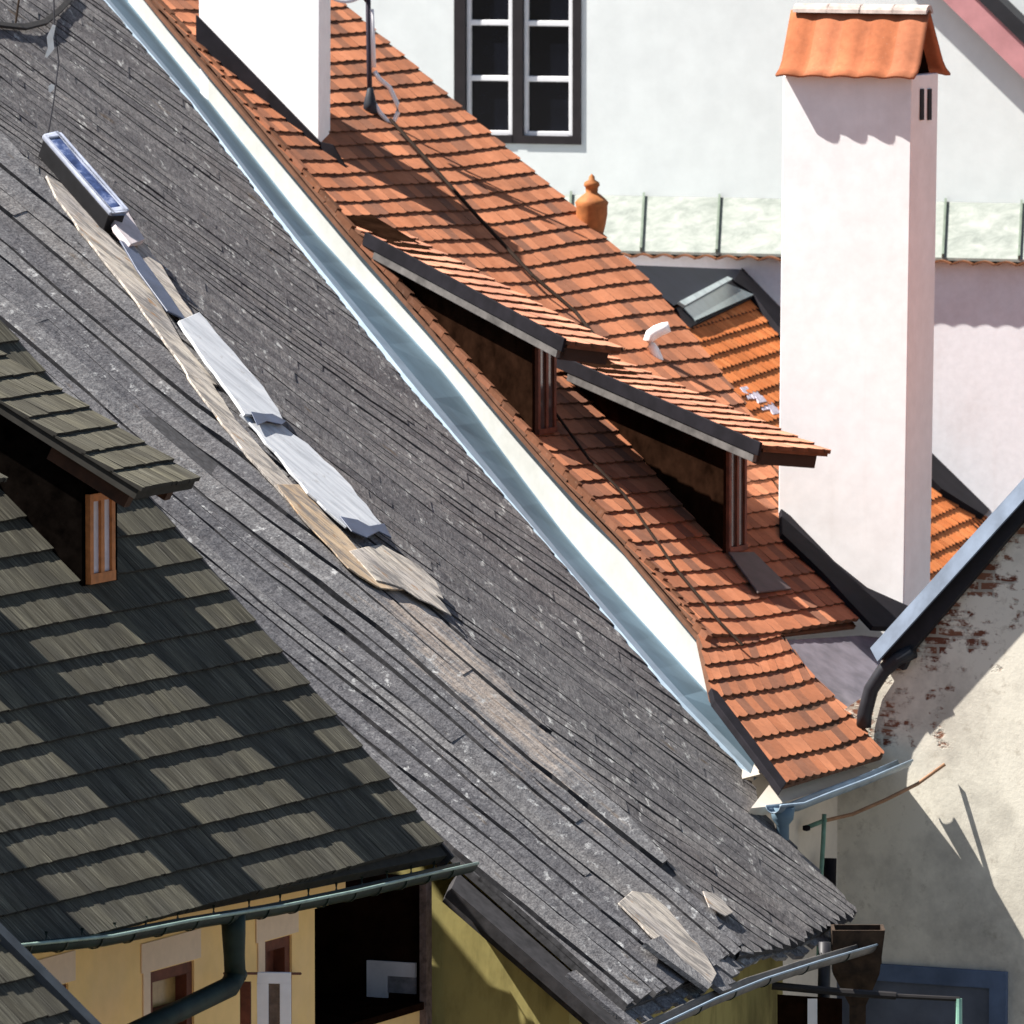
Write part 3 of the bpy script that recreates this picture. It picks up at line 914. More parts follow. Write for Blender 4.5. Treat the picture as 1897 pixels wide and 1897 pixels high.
m = MB(); q = [EP.hit(-60, 1720) - EP.n * .3, EP.hit(300, 2080) - EP.n * .3, EP.hit(-800, 2250) - EP.n * .3, EP.hit(-850, 1720) - EP.n * .3]
drop_body(m, q); m.build('wall', YEL, house_e)

# ================================================================== O : orange tiled house behind the party wall
house_o = thing('tiled_house', 'white house with sagging orange clay tile roof, two dormers and tall white chimneys', 'house', V((4.5, 6, 0)))
wa, wb = GR.hit(270, 0), GR.hit(1350, 1330)
Wd = wb - wa
Wn = V((Wd.y, -Wd.x, 0)).normalized()
if Wn.y > 0: Wn = -Wn
WP = Plane(wa, Wn)
low = [(235, -60), (275, 0), (405, 150), (560, 345), (700, 522), (850, 700), (1000, 885), (1150, 1070), (1308, 1282)]
top = [(237, -60), (287, 0), (462, 200), (640, 418), (765, 560), (886, 700), (1016, 850), (1155, 1000), (1249, 1105), (1310, 1188)]
mb = MB()
lo = [WP.hit(*p) for p in low]; tp = [WP.hit(*p) for p in top]
poly = [WP.loc(p)[:2] for p in (tp + [WP.hit(1311, 1240)] + lo[::-1])]
# a wall of real thickness down to the ground
ring = tp
N = 24
def along(pts, t):
    t *= len(pts) - 1; i = min(int(t), len(pts) - 2); return lerp(pts[i], pts[i + 1], t - i)
f0 = [along(tp, i / N) for i in range(N + 1)]
for i in range(N):
    a, b = f0[i], f0[i + 1]
    mb.face([a, z(a), z(b), b]); 
    a2, b2 = a - Wn * .35 - V((0, 0, .5)), b - Wn * .35 - V((0, 0, .5))
    mb.face([b2, z(b2), z(a2), a2]); mb.face([a2, a, b, b2])
a, b = f0[-1], f0[-1] - Wn * .35 - V((0, 0, .5))
mb.face([a, z(a), z(b), b])
mb.build('party_wall', WALLP, house_o)
# blue flashing: lies on the grey roof and turns up the wall
mb = MB(); ml = MB()
bl = [(185, -60), (235, 0), (398, 200), (570, 416), (708, 566), (836, 705), (942, 852), (1055, 1002), (1147, 1105), (1308, 1280), (1398, 1382), (1436, 1428)]
vl = verge[:-1] + [(1395, 1448)]
for i in range(30):
    t0, t1 = i / 30, (i + 1) / 30
    def pt(pts, t):
        y = lerp(pts[0][1], pts[-1][1], t)
        for p, q in zip(pts, pts[1:]):
            if y <= q[1] + 1e-6: break
        return (lerp(p[0], q[0], (y - p[1]) / (q[1] - p[1])), y)
    A0 = GR.hit(*pt(vl, t0)) + GR.n * .035; A1 = GR.hit(*pt(vl, t1)) + GR.n * .035
    fB = lambda t: lerp(WP.hit(*pt(bl, t)) + Wn * .02, GR.hit(*pt(bl, t)) + GR.n * .07, max(0, min(1, (t - .90) / .05)))
    B0, B1 = fB(t0), fB(t1)
    C0, C1 = lerp(A0, B0, .22), lerp(A1, B1, .22)
    mb.face([C0, C1, B1, B0])
    ml.face([A0, A1, C1, C0]); D0, D1 = A0 - GR.n * .05, A1 - GR.n * .05
    ml.face([D0, D1, A1, A0])
    mb.face([B0, B1, B1 - Wn * .03, B0 - Wn * .03])
fl = mb.build('flashing', BLUEM, house_o)
ml.build('flashing_lip', LBLUE, fl)

eO = hdir(rad(64))[0]
Ld = WP.hit(1310, 1188) - WP.hit(310, 30)
nO = Ld.cross(eO); nO = nO if nO.z > 0 else -nO
OP = Plane(WP.hit(800, 588) + V((0, 0, .03)), nO)
hO = V((eO.y, -eO.x, 0))
KO = [((248, -50), (590, -52)), ((295, 8), (628, 0)), ((642, 418), (1062, 385)), ((768, 560), (1200, 520)), ((845, 650), (1277, 614)), ((930, 750), (1358, 722)),
      ((1042, 878), (1441, 842)), ((1150, 992), (1443, 955)), ((1310, 1182), (1592, 1150))]
def ruled(keys, row):
    Ls = [OP.uv(*k[0]) for k in keys]; Rs = [OP.uv(*k[1]) for k in keys]
    t = [0]
    for a, b in zip(Ls, Ls[1:]): t.append(t[-1] + math.hypot(a[0] - b[0], a[1] - b[1]))
    tl = [(x, p) for x, p in zip(t, Ls)]; tr = [(x, p) for x, p in zip(t, Rs)]
    wv = wavy(91, .018)
    def surf(s, v, w):
        a, b = plerp(tl, v), plerp(tr, v)
        n_ = math.hypot(b[0] - a[0], b[1] - a[1])
        q = s / n_
        sag = .017 * n_ * 4 * q * (1 - q)
        p = (lerp(a[0], b[0], q), lerp(a[1], b[1], q))
        return OP.P(p[0], p[1] + sag * .5, w + wv(p[0], p[1]) - sag * .25)
    rng = lambda v: (-.05, math.hypot(plerp(tr, v)[0] - plerp(tl, v)[0], plerp(tr, v)[1] - plerp(tl, v)[1]))
    n = row
    return surf, rng, [t[-1] * i / n for i in range(n + 1)]
mb = MB()
surf, rng, rows = ruled(KO, 46)
courses(mb, surf, rows, rng, .18, .028, .004, .0008, .03, .018, .03, 61)
KL = [((1298, 1175), (1430, 1150)), ((1322, 1285), (1505, 1245)), ((1385, 1370), (1582, 1318)), ((1447, 1452), (1640, 1394))]
surf2, rng2, rows2 = ruled(KL, 8)
courses(mb, lambda s, v, w: surf2(s, v, w - .03), rows2, rng2, .18, .028, .003, .0015, .03, .03, .03, 62)
for ks, w in ((KO, -.06), (KL, -.045)):
    pts = [k[0] for k in ks] + [k[1] for k in ks][::-1]
    mb.prism(OP, pts, w - .04, w, .4, 1)
mb.build('roof', [TILE, TILEE], house_o)
# brown seam of verge tiles along the party wall
mb = MB()
pp = [OP.hit(*p) + OP.n * .03 for p in top[1:]]
for i in range(46):
    a, b = along(pp, i / 46), along(pp, (i + .97) / 46)
    w_ = rnd.uniform(-.008, .008); up_ = OP.n * w_
    mb.sweep([a + up_, b + up_ + OP.n * .016], [(-.03, -.05), (.03, -.05), (.03, .015), (-.03, .015)], up=OP.n, r=rnd.random())
mb.build('verge_trim', m_tile('verge_tile', (.07, .035, .022), (.14, .062, .035), (.20, .09, .055), .5), house_o)
# dark metal edge below the end of the party wall
strip('edge_flashing', OP, [(1316, 1276), (1328, 1283), (1456, 1452), (1446, 1466), (1432, 1446), (1322, 1300)], -.05, .015, BLACKM, None, house_o)
# lightning conductor down the roof
mb = MB(); mb.tube([OP.hit(*p) + OP.n * .075 for p in [(716, 232), (800, 325), (880, 415), (980, 522), (1060, 590), (1100, 640)]], .019, 6)
mb.build('lightning_conductor', m_plain('dark_conductor', (.02, .012, .008), .8, 0, .2, 6, .1), house_o)
mb = MB()
mb.tube([OP.hit(*p) + OP.n * .06 for p in [(1020, 770), (1085, 860), (1150, 925), (1240, 1055), (1330, 1165), (1370, 1205)]], .014, 6)
mb.build('lightning_conductor', m_plain('dark_wire', (.02, .012, .008), .8, 0, .2, 6, .1), house_o)

def tile_dormer(a_px, bl_px, top_y, w, label, ovl, wx):
    d = part_empty('dormer', house_o, label)
    A = OP.hit(*a_px); BL = OP.hit(*bl_px)
    ch = V((eO.x, eO.y, 0))
    # straighten: the cheek stands in the plane of A, BL and the vertical
    hd_ = V((BL.x - A.x, BL.y - A.y, 0)).normalized()
    cheek = Plane(BL, V((hd_.y, -hd_.x, 0)) if V((hd_.y, -hd_.x, 0)).y < 0 else -V((hd_.y, -hd_.x, 0)))
    T = BL + V((0, 0, 1)) * (cheek.hit(bl_px[0], top_y).z - BL.z)
    m = MB(); e = eO * w; dn = V((0, 0, .12))
    Tm, Am = T, A + (A - BL) * .1 
    m.hull([T, T + e, Am + e, Am], [BL - dn, BL + e - dn, Am + e - dn, Am - dn])
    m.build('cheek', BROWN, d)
    slope = (T - A).normalized()
    nn = slope.cross(-eO).normalized(); nn = nn if nn.z > 0 else -nn
    RP = Plane(A + nn * .05, nn, slope)
    ln = (T - A).length * (1 + ovl)
    wr = RP.u.dot(eO)
    u0, u1 = (-.14, wx) if wr > 0 else (-wx, .14)
    m = MB(); n = 14; rr = [-.1 + (ln + .1) * i / n for i in range(n + 1)]
    courses(m, lambda u, v, w: RP.P(u, v, w), rr, lambda v: (u0, u1), .18, .028, .003, .0015, .03, .03, .03, 70 + int(w * 10))
    m.box(RP, u0 + .03, u1 - .03, -.1, ln - .03, -.045, -.008, .4, 1)
    m.build('dormer_roof', [TILEP, TILEE], d)
    m = MB(); m.box(RP, u0 - .03, u0, .28, ln - .02, -.085, .045); m.build('fascia_shade_strip', BLACKM, d, bevel=.004)  # black strip and grey board stand in for dark-to-light shading on one rolled edge
    m = MB(); m.box(RP, u0 - .02, u0 + .08, .5, ln - .10, -.165, -.086); m.build('fascia', GREYW, d, bevel=.005)
    m = MB(); m.box(RP, u0 + .02, u1 - .1, ln - .16, ln - .10, -.18, -.061); m.build('soffit_board', m_plain('tarred_board', (.02, .012, .01), .8), d)
    # window in the narrow front
    fp = Plane(BL, V((eO.y, -eO.x, 0)))
    H = T.z - BL.z
    m = MB(); m.box(fp, .05, .10, -H + .14, -.05, .003, .04); m.box(fp, w - .10, w - .05, -H + .14, -.05, .003, .04); m.box(fp, w / 2 - .025, w / 2 + .025, -H + .14, -.05, .003, .04)
    m.box(fp, .05, w - .05, -.05, .0, .003, .05); m.box(fp, .05, w - .05, -H + .08, -H + .14, .003, .04); m.build('window_frame', RBROWN, d)
    m = MB(); m.box(fp, .10, w - .10, -H + .14, -.05, .004, .02); m.build('window', LAV if False else m_plain('dim_pane', (.06, .045, .045), .15), d)
    return A, BL, T
tile_dormer((672, 436), (986, 806), 604, .50, 'upper dormer on the tiled roof, nearer the party wall', .26, .52)
tile_dormer((1028, 664), (1340, 1025), 800, .50, 'lower dormer beside the tall chimney', .29, .66)
strip('dormer_shadow', OP, [(1345, 1030), (1392, 1030), (1462, 1098), (1400, 1105)], .03, .05, m_plain('shadow_brown', (.07, .05, .05), .7), None, house_o)  # dark patch laid below the lower dormer, where its cast shadow falls

# chimneys -----------------------------------------------------------------------
def chimney(label, psi, ref, fl, fr, top_y, bot_y, depthb, cap=None, lean=0, body=WHITE):
    c = part_empty('chimney', house_o, label)
    P_ = wall_plane(ref, psi)
    tl, tr = P_.hit(fl[0], top_y), P_.hit(fr[0], top_y)
    bl, br = P_.hit(fl[1], bot_y), P_.hit(fr[1], bot_y)
    bk = -P_.n * depthb if depthb > .3 else V((.10, .62, 0))
    m = MB(); m.hull([tl, tr, tr + bk, tl + bk], [bl, br, br + bk, bl + bk])
    m.build('stack', body, c, bevel=.012)
    return c, P_, tl, tr, bk
cR = OP.hit(1441, 955)
c, cp, tl, tr, bk = chimney('tall white chimney with orange tiled cap', 23, cR, (1450, 1438), (1690, 1672), 140, 1290, .72)
# cap: two steep slopes of big pantiles, open gable
def cap_slope(front):
    m = MB()
    nx = 5
    a = cp.u; base_l = tl - cp.u * .05; L_ = (tr - tl).length + .09
    out = cp.n if front else -cp.n
    mid = tl + bk * .5
    zr = cp.hit(1560, 22).z; ze = tl.z - .02
    run = .36 + .14
    prof = []
    for i in range(9):
        q = i / 8
        run_q = run * (q ** 1.0) ; 
        zz = lerp(zr, ze, q) 
        fl_ = .09 * max(0, (q - .72) / .28) ** 2
        prof.append((run_q * (.80 if q < .75 else .80) + fl_ + .02, zz + fl_ * .35))
    for k in range(nx):
        x0, x1 = L_ * k / nx, L_ * (k + 1) / nx
        for i in range(8):
            for j in range(6):
                ya, yb = j / 6, (j + 1) / 6
                def pnt(y, i_):
                    bulge = .024 * math.sin(PI * min(1, y * 1.25)) if y < .8 else .024 * (-.35) * math.sin(PI * (y - .8) / .2)
                    o_ = prof[i_]
                    return base_l + a * (x0 + (x1 - x0) * y + .03 * (i_ / 8)) * 1 + bk * .5 + out * (o_[0] + bulge * (.3 + .7 * i_ / 8)) + V((0, 0, o_[1] - base_l.z + bulge * .6))
                m.face([pnt(ya, i), pnt(ya, i + 1), pnt(yb, i + 1), pnt(yb, i)], None, .3 + .5 * ((k * 37) % 10) / 10, 0)
    return m
for fr_ in (True, False):
    m = cap_slope(fr_)
    q = m.build('cap_tiles', [m_tile('cap_clay' , (.30, .105, .05), (.35, .125, .062), (.40, .165, .095), .15)], c, smooth=True)
    s_ = q.modifiers.new('solid', 'SOLIDIFY'); s_.thickness = .022; s_.offset = 1 if not fr_ else -1
m = MB(); zr = cp.hit(1560, 22).z
for k in range(4):
    L_ = (tr - tl).length + .02
    x0, x1 = L_ * k / 4, L_ * (k + 1) / 4 + .02
    p0 = tl + cp.u * x0 + bk * .5; p1 = tl + cp.u * x1 + bk * .5
    p0.z = p1.z = zr - .02
    m.sweep([p0, p1], [(.10 * math.cos(PI * i / 8), .085 * math.sin(PI * i / 8)) for i in range(9)] + [(-.075, 0), (0, .05), (.075, 0)], r=.2 + .2 * k)
m.build('ridge_tile', m_plain('weathered_ridge_tile', (.40, .33, .30), .9, 0, .35, 8), c)
m = MB()
gx = tr - cp.u * .10
A0 = gx + bk * .5; A0.z = zr - .06
m.face([A0, gx + cp.n * .02, gx + bk - cp.n * .02]); m.build('cap_gable_shade', BROWN, c)  # dark triangle paints the shade inside the open cap
m = MB(); m.box(Plane(tr + cp.u * .01, cp.u), .1, .1 + .05, .0, .1, 0, .02) if False else None
sideP = Plane(tr, cp.u)
for x in (1704, 1718):
    m = MB(); a = sideP.uv(x, 165); b = sideP.uv(x + 6, 222); m.box(sideP, min(a[0], b[0]), max(a[0], b[0]), a[1], b[1], .002, .012); m.build('vent_slot', m_plain('black_slot', (.015, .012, .015), .8), c)
strip('chimney_flashing', OP, [(1440, 948), (1470, 980), (1540, 1052), (1600, 1100), (1690, 1140), (1672, 1175), (1610, 1172), (1575, 1135), (1520, 1075), (1442, 1000)], .02, .075, BLACKM, None, house_o)
c2r = OP.hit(596, 272)
c2, cp2, *_ = chimney('white chimney cut off by the top edge', 31, c2r, (368, 375), (592, 590), -30, 520, .20)
m = MB(); m.prism(cp2, [(366, 28), (480, 145), (594, 262), (594, 340), (560, 318), (470, 226), (366, 108)], .004, .03)
m.prism(cp2, [(592, 262), (618, 268), (660, 340), (655, 362), (625, 345), (592, 345)], .0, .02)
m.build('chimney_flashing', BLACKM, house_o)
# vent pipe on the tiles
m = MB(); p = OP.hit(1222, 668); k = (DIST + depth(p)) / DIST / PPM
px_ = lambda x, y: p + RGT * ((x - 1222) * k) + V((0, 0, (668 - y) * k))
m.tube([px_(1224, 680), px_(1220, 664), px_(1213, 650), px_(1205, 640), px_(1202, 630), px_(1206, 621), px_(1216, 614), px_(1228, 609), px_(1240, 605)], 11 * k, 14, scale=[.75, .78, .82, .9, 1, 1.08, 1.1, 1.05, .9])
q = m.build('vent_pipe', PIPEW, house_o, smooth=True)
# terracotta finial on the roof edge
p = OP.hit(1078, 440) + V((0, .5, .0)); k = (DIST + depth(p)) / DIST / PPM
p = p + RGT * (19 * k)
m = MB(); hh = lambda y: (440 - y) * k
m.lathe(p, [(.001, -.5), (22 * k, -.5), (20 * k, hh(455)), (21 * k, hh(440)), (26 * k, hh(420)), (29 * k, hh(402)), (29 * k, hh(388)), (31 * k, hh(380)), (26 * k, hh(374)), (17 * k, hh(366)), (11 * k, hh(362)), (12 * k, hh(352)), (15 * k, hh(349)), (14 * k, hh(343)), (6 * k, hh(338)), (5 * k, hh(332)), (.001, hh(327))], 20)
q = m.build('finial', TERRA, house_o, smooth=True); q['label'] = 'terracotta urn finial'
# lower eave: facade, gutter
Eo = OP.hit(1545, 1425)
FO = Plane(Eo - hO * .55, hO)
m = MB(); a0 = FO.uv(1380, 1560); a1 = FO.uv(1551, 1560); vtop = FO.uv(1465, 1440)[1] 
ztop = FO.P(0, vtop)
A1, A2 = FO.P(a0[0] - 1.0, vtop - .1), FO.P(a1[0], vtop - .1)
m.hull([A1, A2, A2 - hO * 3 + V((0, 0, 1.2)), A1 - hO * 3 + V((0, 0, 1.2))], [z(A1), z(A2), z(A2 - hO * 3), z(A1 - hO * 3)])
m.build('wall', BEIGE, house_o)
m = MB(); so = OP.shift(-.16); m.prism(OP, [(1412, 1464), (1452, 1460), (1640, 1400), (1600, 1370), (1450, 1415)], -.30, -.2); m.build('soffit', BEIGE, house_o)
gO = Plane(Eo + hO * .09 - V((0, 0, .12)), hO)
gq = [gO.hit(*p) for p in [(1432, 1492), (1475, 1488), (1520, 1470), (1600, 1440), (1676, 1408)]]
m = MB(); m.sweep(gq, gutter_profile(.075)); go = m.build('gutter', m_plain('blue_grey_zinc', (.16, .22, .28), .45, 0, .3, 4, .5), house_o, smooth=True)
m = MB(); m.tube([p + hO * .075 for p in gq], .013, 8); m.build('gutter_lip', LBLUE, go, smooth=True)
kk = (DIST + depth(gq[0])) / DIST / PPM
m = MB(); m.lathe(gO.hit(1450, 1528), [(12 * kk, -.3), (12 * kk, .0), (20 * kk, .05), (23 * kk, .16), (20 * kk, .16), (9 * kk, .02)], 16); m.build('gutter_outlet', BLUEM, go, smooth=True)
# grey lead valley between tiles and the gable wall
strip('valley_sheet', OP, [(1440, 1178), (1600, 1168), (1665, 1175), (1655, 1215), (1610, 1330), (1560, 1300), (1500, 1240)], -.14, -.055, GREYM, None, house_o)

# ================================================================== B : brick gable at the right
Bo = OP.hit(1640, 1394) + V((0, .35, 0))
BP = wall_plane(Bo, 26)
house_b = thing('gable_house', 'old cream plastered gable with exposed bricks and blue grey metal verge', 'house', z(Bo + V((2, 1, 0))))
m = MB()
ring = [(1540, 1330), (1600, 1290), (1640, 1210), (1905, 912), (2300, 480), (2500, 480)]
pts = [BP.hit(*p) for p in ring]
bk = -BP.n * .5
fpts = pts + [z(pts[-1]), z(pts[0])]
p_, q_ = BP.uv(1640, 1210), BP.uv(2300, 480)
ln_ = math.hypot(q_[0] - p_[0], q_[1] - p_[1]); nx_ = ((q_[1] - p_[1]) / ln_, -(q_[0] - p_[0]) / ln_)
if nx_[1] > 0: nx_ = (-nx_[0], -nx_[1])
BN = (nx_[0], nx_[1], 0); BD = nx_[0] * p_[0] + nx_[1] * p_[1]
m.face([p for p in fpts][::-1], [BP.loc(p)[:2] for p in fpts][::-1]); m.face([p + bk for p in fpts])
for i in range(len(fpts)):
    j = (i + 1) % len(fpts); m.face([fpts[i], fpts[j], fpts[j] + bk, fpts[i] + bk])
m.build('wall', m_brickwall(), house_b)
# verge: metal face, black strip painting the shadow gap below, roof behind
da = BP.uv(1630, 1208); db = BP.uv(1905, 905)
VPv = (BP.P(*db) - BP.P(*da)).normalized()
m = MB()
path = [BP.hit(1624, 1203) + BP.n * .04, BP.hit(2300, 455) + BP.n * .04]
upn = BP.n.cross(VPv); upn = upn if upn.z > 0 else -upn
m.sweep(path, [(-.18, .03), (.06, .03), (.16, -.13), (.15, -.14), (.05, 0), (-.18, 0)], up=upn) if (VPv.cross(upn)).dot(BP.n) > 0 else m.sweep(path, [(.18, .03), (-.06, .03), (-.16, -.13), (-.15, -.14), (-.05, 0), (.18, 0)], up=upn)
m.build('verge_metal', STEELB, house_b)
m = MB()
m.prism(BP, [(1640, 1218), (2310, 478), (2350, 510), (1930, 985), (1905, 960), (1700, 1200), (1680, 1240)], .002, .10); m.build('verge_board', m_plain('verge_shadow_black', (.016, .016, .02), .7), house_b)
m = MB(); tp_ = [BP.hit(1640, 1205), BP.hit(2300, 465)]
nB = upn
m.hull([tp_[0] + nB * .05, tp_[1] + nB * .05, tp_[1] + nB * .05 - BP.n * 5, tp_[0] + nB * .05 - BP.n * .6], [tp_[0], tp_[1], tp_[1] - BP.n * 5, tp_[0] - BP.n * .6]); m.build('roof', TILEO, house_b)
m = MB(); m.tube([BP.hit(*p) + BP.n * .1 for p in [(1700, 1205), (1672, 1218), (1645, 1240), (1622, 1275), (1610, 1320), (1608, 1345)]], .07, 10); m.build('bent_pipe', m_plain('black_pipe', (.02, .022, .028), .5), house_b, smooth=True)
# blue panel low on the wall
bp = part_empty('blue_door', house_b)
m = MB(); a = BP.uv(1640, 1785); b = BP.uv(1868, 1815); 
m.box(BP, a[0] - .5, b[0], a[1], b[1] + .08, .002, .06); m.box(BP, b[0] - .17, b[0], b[1] + .08, b[1] + 1.9, .002, .06); m.build('frame', BLUEP, bp, bevel=.005)
m = MB(); m.box(BP, a[0] - .5, b[0] - .17, b[1] + .08, b[1] + 1.9, .002, .03); m.build('panel', SLATEP, bp)

# ================================================================== A : big white building behind
Ao = at(950, 300, 22)
AP = wall_plane(Ao, 20)
house_a = thing('white_building', 'large white rendered building with a six paned dark framed window', 'building', z(Ao + V((2, 2, 0))))
def aw(x0, x1, y0, y1):
    a = AP.uv(x0, (y0 + y1) / 2); b = AP.uv(x1, (y0 + y1) / 2); c = AP.uv((x0 + x1) / 2, y0); d = AP.uv((x0 + x1) / 2, y1)
    return (a[0], b[0], c[1], d[1])
w_ = aw(842, 1077, -160, 266)
u0, u1 = AP.uv(-300, 300)[0], AP.uv(2600, 300)[0]
vt = AP.uv(950, -1400)[1]
m = MB(); wall_holes(m, AP, u0, u1, vt, Ao.z, [w_], .14)
m.box(AP, u0, u1, vt, Ao.z, -8, -7.8); m.box(AP, u0, u0 + .2, vt, Ao.z, -7.8, -.2); m.box(AP, u1 - .2, u1, vt, Ao.z, -7.8, -.2)
m.build('wall', WALLW, house_a)
win = part_empty('window', house_a)
a, b, c_, d = w_
m = MB(); fw = .13; mc = (a + b) / 2 + .0
m.box(AP, a, a + fw, c_, d, -.13, .02); m.box(AP, b - fw * .75, b, c_, d, -.13, .02); m.box(AP, mc - .06, mc + .06, c_, d, -.13, .015); m.box(AP, a + fw, mc - .06, d - .09, d, -.13, .02); m.box(AP, mc + .06, b - fw * .75, d - .09, d, -.13, .02)
m.build('frame', m_plain('black_brown_frame', (.018, .014, .016), .5), win, bevel=.005)
m = MB(); g_ = MB()
for x0, x1 in ((a + fw, mc - .06), (mc + .06, b - fw * .75)):
    m.box(AP, x0, x0 + .045, c_, d - .09, -.12, -.03); m.box(AP, x1 - .06, x1, c_, d - .09, -.12, -.03)
    for y in (-60, 43, 146, 248):
        v = AP.uv(960, y)[1]; m.box(AP, x0 + .045, x1 - .06, v - .03, v + .03, -.12, -.035)
    g_.box(AP, x0 + .045, x1 - .06, c_, d - .09, -.11, -.08)
m.build('sash', WPAINT, win, bevel=.008); g_.build('pane', GLASS, win)
# gable roof edge at the top right
m = MB()
vpth = [AP.hit(1600, -190) + AP.n * .24, AP.hit(2300, 490) + AP.n * .24]
vd = (vpth[1] - vpth[0]).normalized(); vu = AP.n.cross(vd); vu = vu if vu.z > 0 else -vu
m.sweep(vpth, [(-.03, -.14), (.03, -.14), (.03, .14), (-.03, .14)], up=vu); m.build('verge_board', PINK, house_a)
m = MB(); m.hull([vpth[0] + vu * .30 + AP.n * .06, vpth[1] + vu * .30 + AP.n * .06, vpth[1] + vu * .30 - AP.n * 8, vpth[0] + vu * .30 - AP.n * 8], [vpth[0] + vu * .142 + AP.n * .06, vpth[1] + vu * .142 + AP.n * .06, vpth[1] + vu * .142 - AP.n * 8, vpth[0] + vu * .142 - AP.n * 8]); m.build('roof', m_plain('dark_slate', (.02, .02, .024), .6), house_a)

# ================================================================== Y : lean-to / yard wall with sheet roof
YP = wall_plane(AP.o + AP.n * 1.1, 20)
house_y = thing('lean_to', 'white lean to with lichened sheet roof and tile drip edge, below the white building', 'lean-to', z(YP.hit(1400, 900)))
u0, u1 = YP.uv(300, 480)[0], YP.uv(2500, 480)[0]
v0 = YP.uv(1500, 476)[1]
m = MB(); m.box(YP, u0, u1, v0 + .01, YP.o.z, -.25, 0); m.build('wall', WALLL, house_y)
va = AP.uv(1500, 374)[1]
p0, p1 = YP.P(u0, v0, .1), YP.P(u1, v0, .1)
q0, q1 = AP.P(AP.loc(p0)[0], va, .003), AP.P(AP.loc(p1)[0], va, .003)
up_ = V((0, 0, .03))
m = MB(); m.hull([p0 + up_, p1 + up_, q1 + up_, q0 + up_], [p0, p1, q1, q0]); m.build('sheet_roof', LICH, house_y)
SEAM = m_plain('green_grey_seam', (.12, .15, .12), .8)
for x in (1000, 1058, 1193, 1333, 1473, 1610, 1752, 1893, 2030):
    pu = YP.uv(x, 420)[0]
    a_ = lerp(p0, p1, (pu - u0) / (u1 - u0)) + up_; qq = AP.loc(AP.hit(x, 376))[0] - AP.loc(q0)[0]; b_ = lerp(q0, q1, qq / (u1 - u0)) + up_
    m = MB(); m.sweep([a_, b_], [(-.012, 0), (.012, 0), (.012, .045), (-.012, .045)])
    m.build('seam', SEAM, house_y)
m = MB(); n = int((u1 - u0) / .24)
for i in range(n):
    uu = u0 + (u1 - u0) * i / n
    prof = [(uu + .23 * j / 6, .035 * math.sin(PI * j / 6)) for j in range(7)]
    for (x0, h0), (x1, h1) in zip(prof, prof[1:]):
        A_, B_ = YP.P(x0, v0 + .045 - h0, .15), YP.P(x1, v0 + .045 - h1, .15)
        m.face([A_, B_, B_ - YP.n * .15, A_ - YP.n * .15][::-1], None, rnd.random()); m.face([A_, A_ - V((0, 0, -.02)), B_ - V((0, 0, -.02)), B_][::-1], None, .4)
        m.face([A_ + V((0, 0, .02)), B_ + V((0, 0, .02)), B_ + V((0, 0, .02)) - YP.n * .15, A_ + V((0, 0, .02)) - YP.n * .15], None, .4)
m.build('drip_tiles', m_tile('brown_drip_tile', (.16, .075, .04), (.24, .11, .06), (.32, .15, .08), .3), house_y)

# ================================================================== O2 : bright orange roof in the yard
la, lb = YP.hit(1370, 508) + YP.n * .05, YP.hit(1822, 950) + YP.n * .05
e2 = hdir(rad(76))[0]
n2 = (lb - la).cross(e2); n2 = n2 if n2.z > 0 else -n2
O2 = Plane(la, n2)
house_2 = thing('annex', 'small annex with bright orange tiled roof and a roof window, behind the tall chimney', 'annex', z(O2.hit(1500, 800)))
poly = [O2.uv(*p) for p in [(1180, 520), (1372, 512), (1440, 585), (1738, 880), (1830, 960), (1700, 1200), (1600, 1200), (1250, 850), (1120, 640)]]
va_, vb_ = min(p[1] for p in poly), max(p[1] for p in poly)
n = int((vb_ - va_) / .19)
m = MB(); courses(m, O2.P, [va_ + .19 * i for i in range(n + 1)], lambda v: poly_range(poly, v), .18, .028, .003, .0015, .03, .03, .03, 88)
m.prism(O2, poly, -.1, -.02, .4, 1, False)
m.build('roof', [TILEO, TILEE], house_2)
m = MB(); m.prism(O2, [(1160, 500), (1372, 508), (1390, 545), (1340, 522), (1240, 575), (1200, 545)], .0, .07)
m.build('ridge_flashing', m_plain('blue_black_sheet', (.010, .012, .022), .6, 0, .3, 3, .15), house_2)
m = MB(); m.prism(O2, [(1366, 506), (1440, 582), (1740, 868), (1830, 948), (1815, 965), (1735, 915), (1440, 625), (1385, 552), (1350, 530)], .0, .08); m.build('wall_flashing', BLACKM, house_2)
sk = part_empty('roof_window', house_2)
m = MB(); m.prism(O2, [(1245, 578), (1340, 522), (1398, 553), (1275, 612)], .02, .06); m.build('frame', BLACKM, sk)
m = MB(); m.prism(O2, [(1258, 580), (1338, 534), (1388, 555), (1280, 603)], .062, .075); m.build('pane', GLASSG, sk)
m = MB(); m.prism(O2, [(1245, 573), (1335, 526), (1345, 530), (1256, 580)], .078, .11); m.build('cover_strip', m_plain('pale_metal', (.45, .52, .52), .4), sk)
m = MB(); r = random.Random(3)
for i in range(7):
    x, y = 1378 + i * 9, 728 + i * 6 + r.uniform(-5, 5)
    m.prism(O2, [(x - 9, y - 5), (x + 3, y - 7), (x + 12, y + 4), (x - 3, y + 7)], .0, .012 + r.random() * .02, r.random())
m.build('broken_mortar', m_plain('lilac_mortar', (.5, .45, .52), .9, 0, .5, 20), house_2)
m = MB(); q = [O2.hit(*p) - O2.n * .12 for p in [(1180, 530), (1360, 525), (1800, 960), (1690, 1190), (1600, 1190), (1250, 850)]]
drop_body(m, q); m.build('wall', WALLL, house_2)

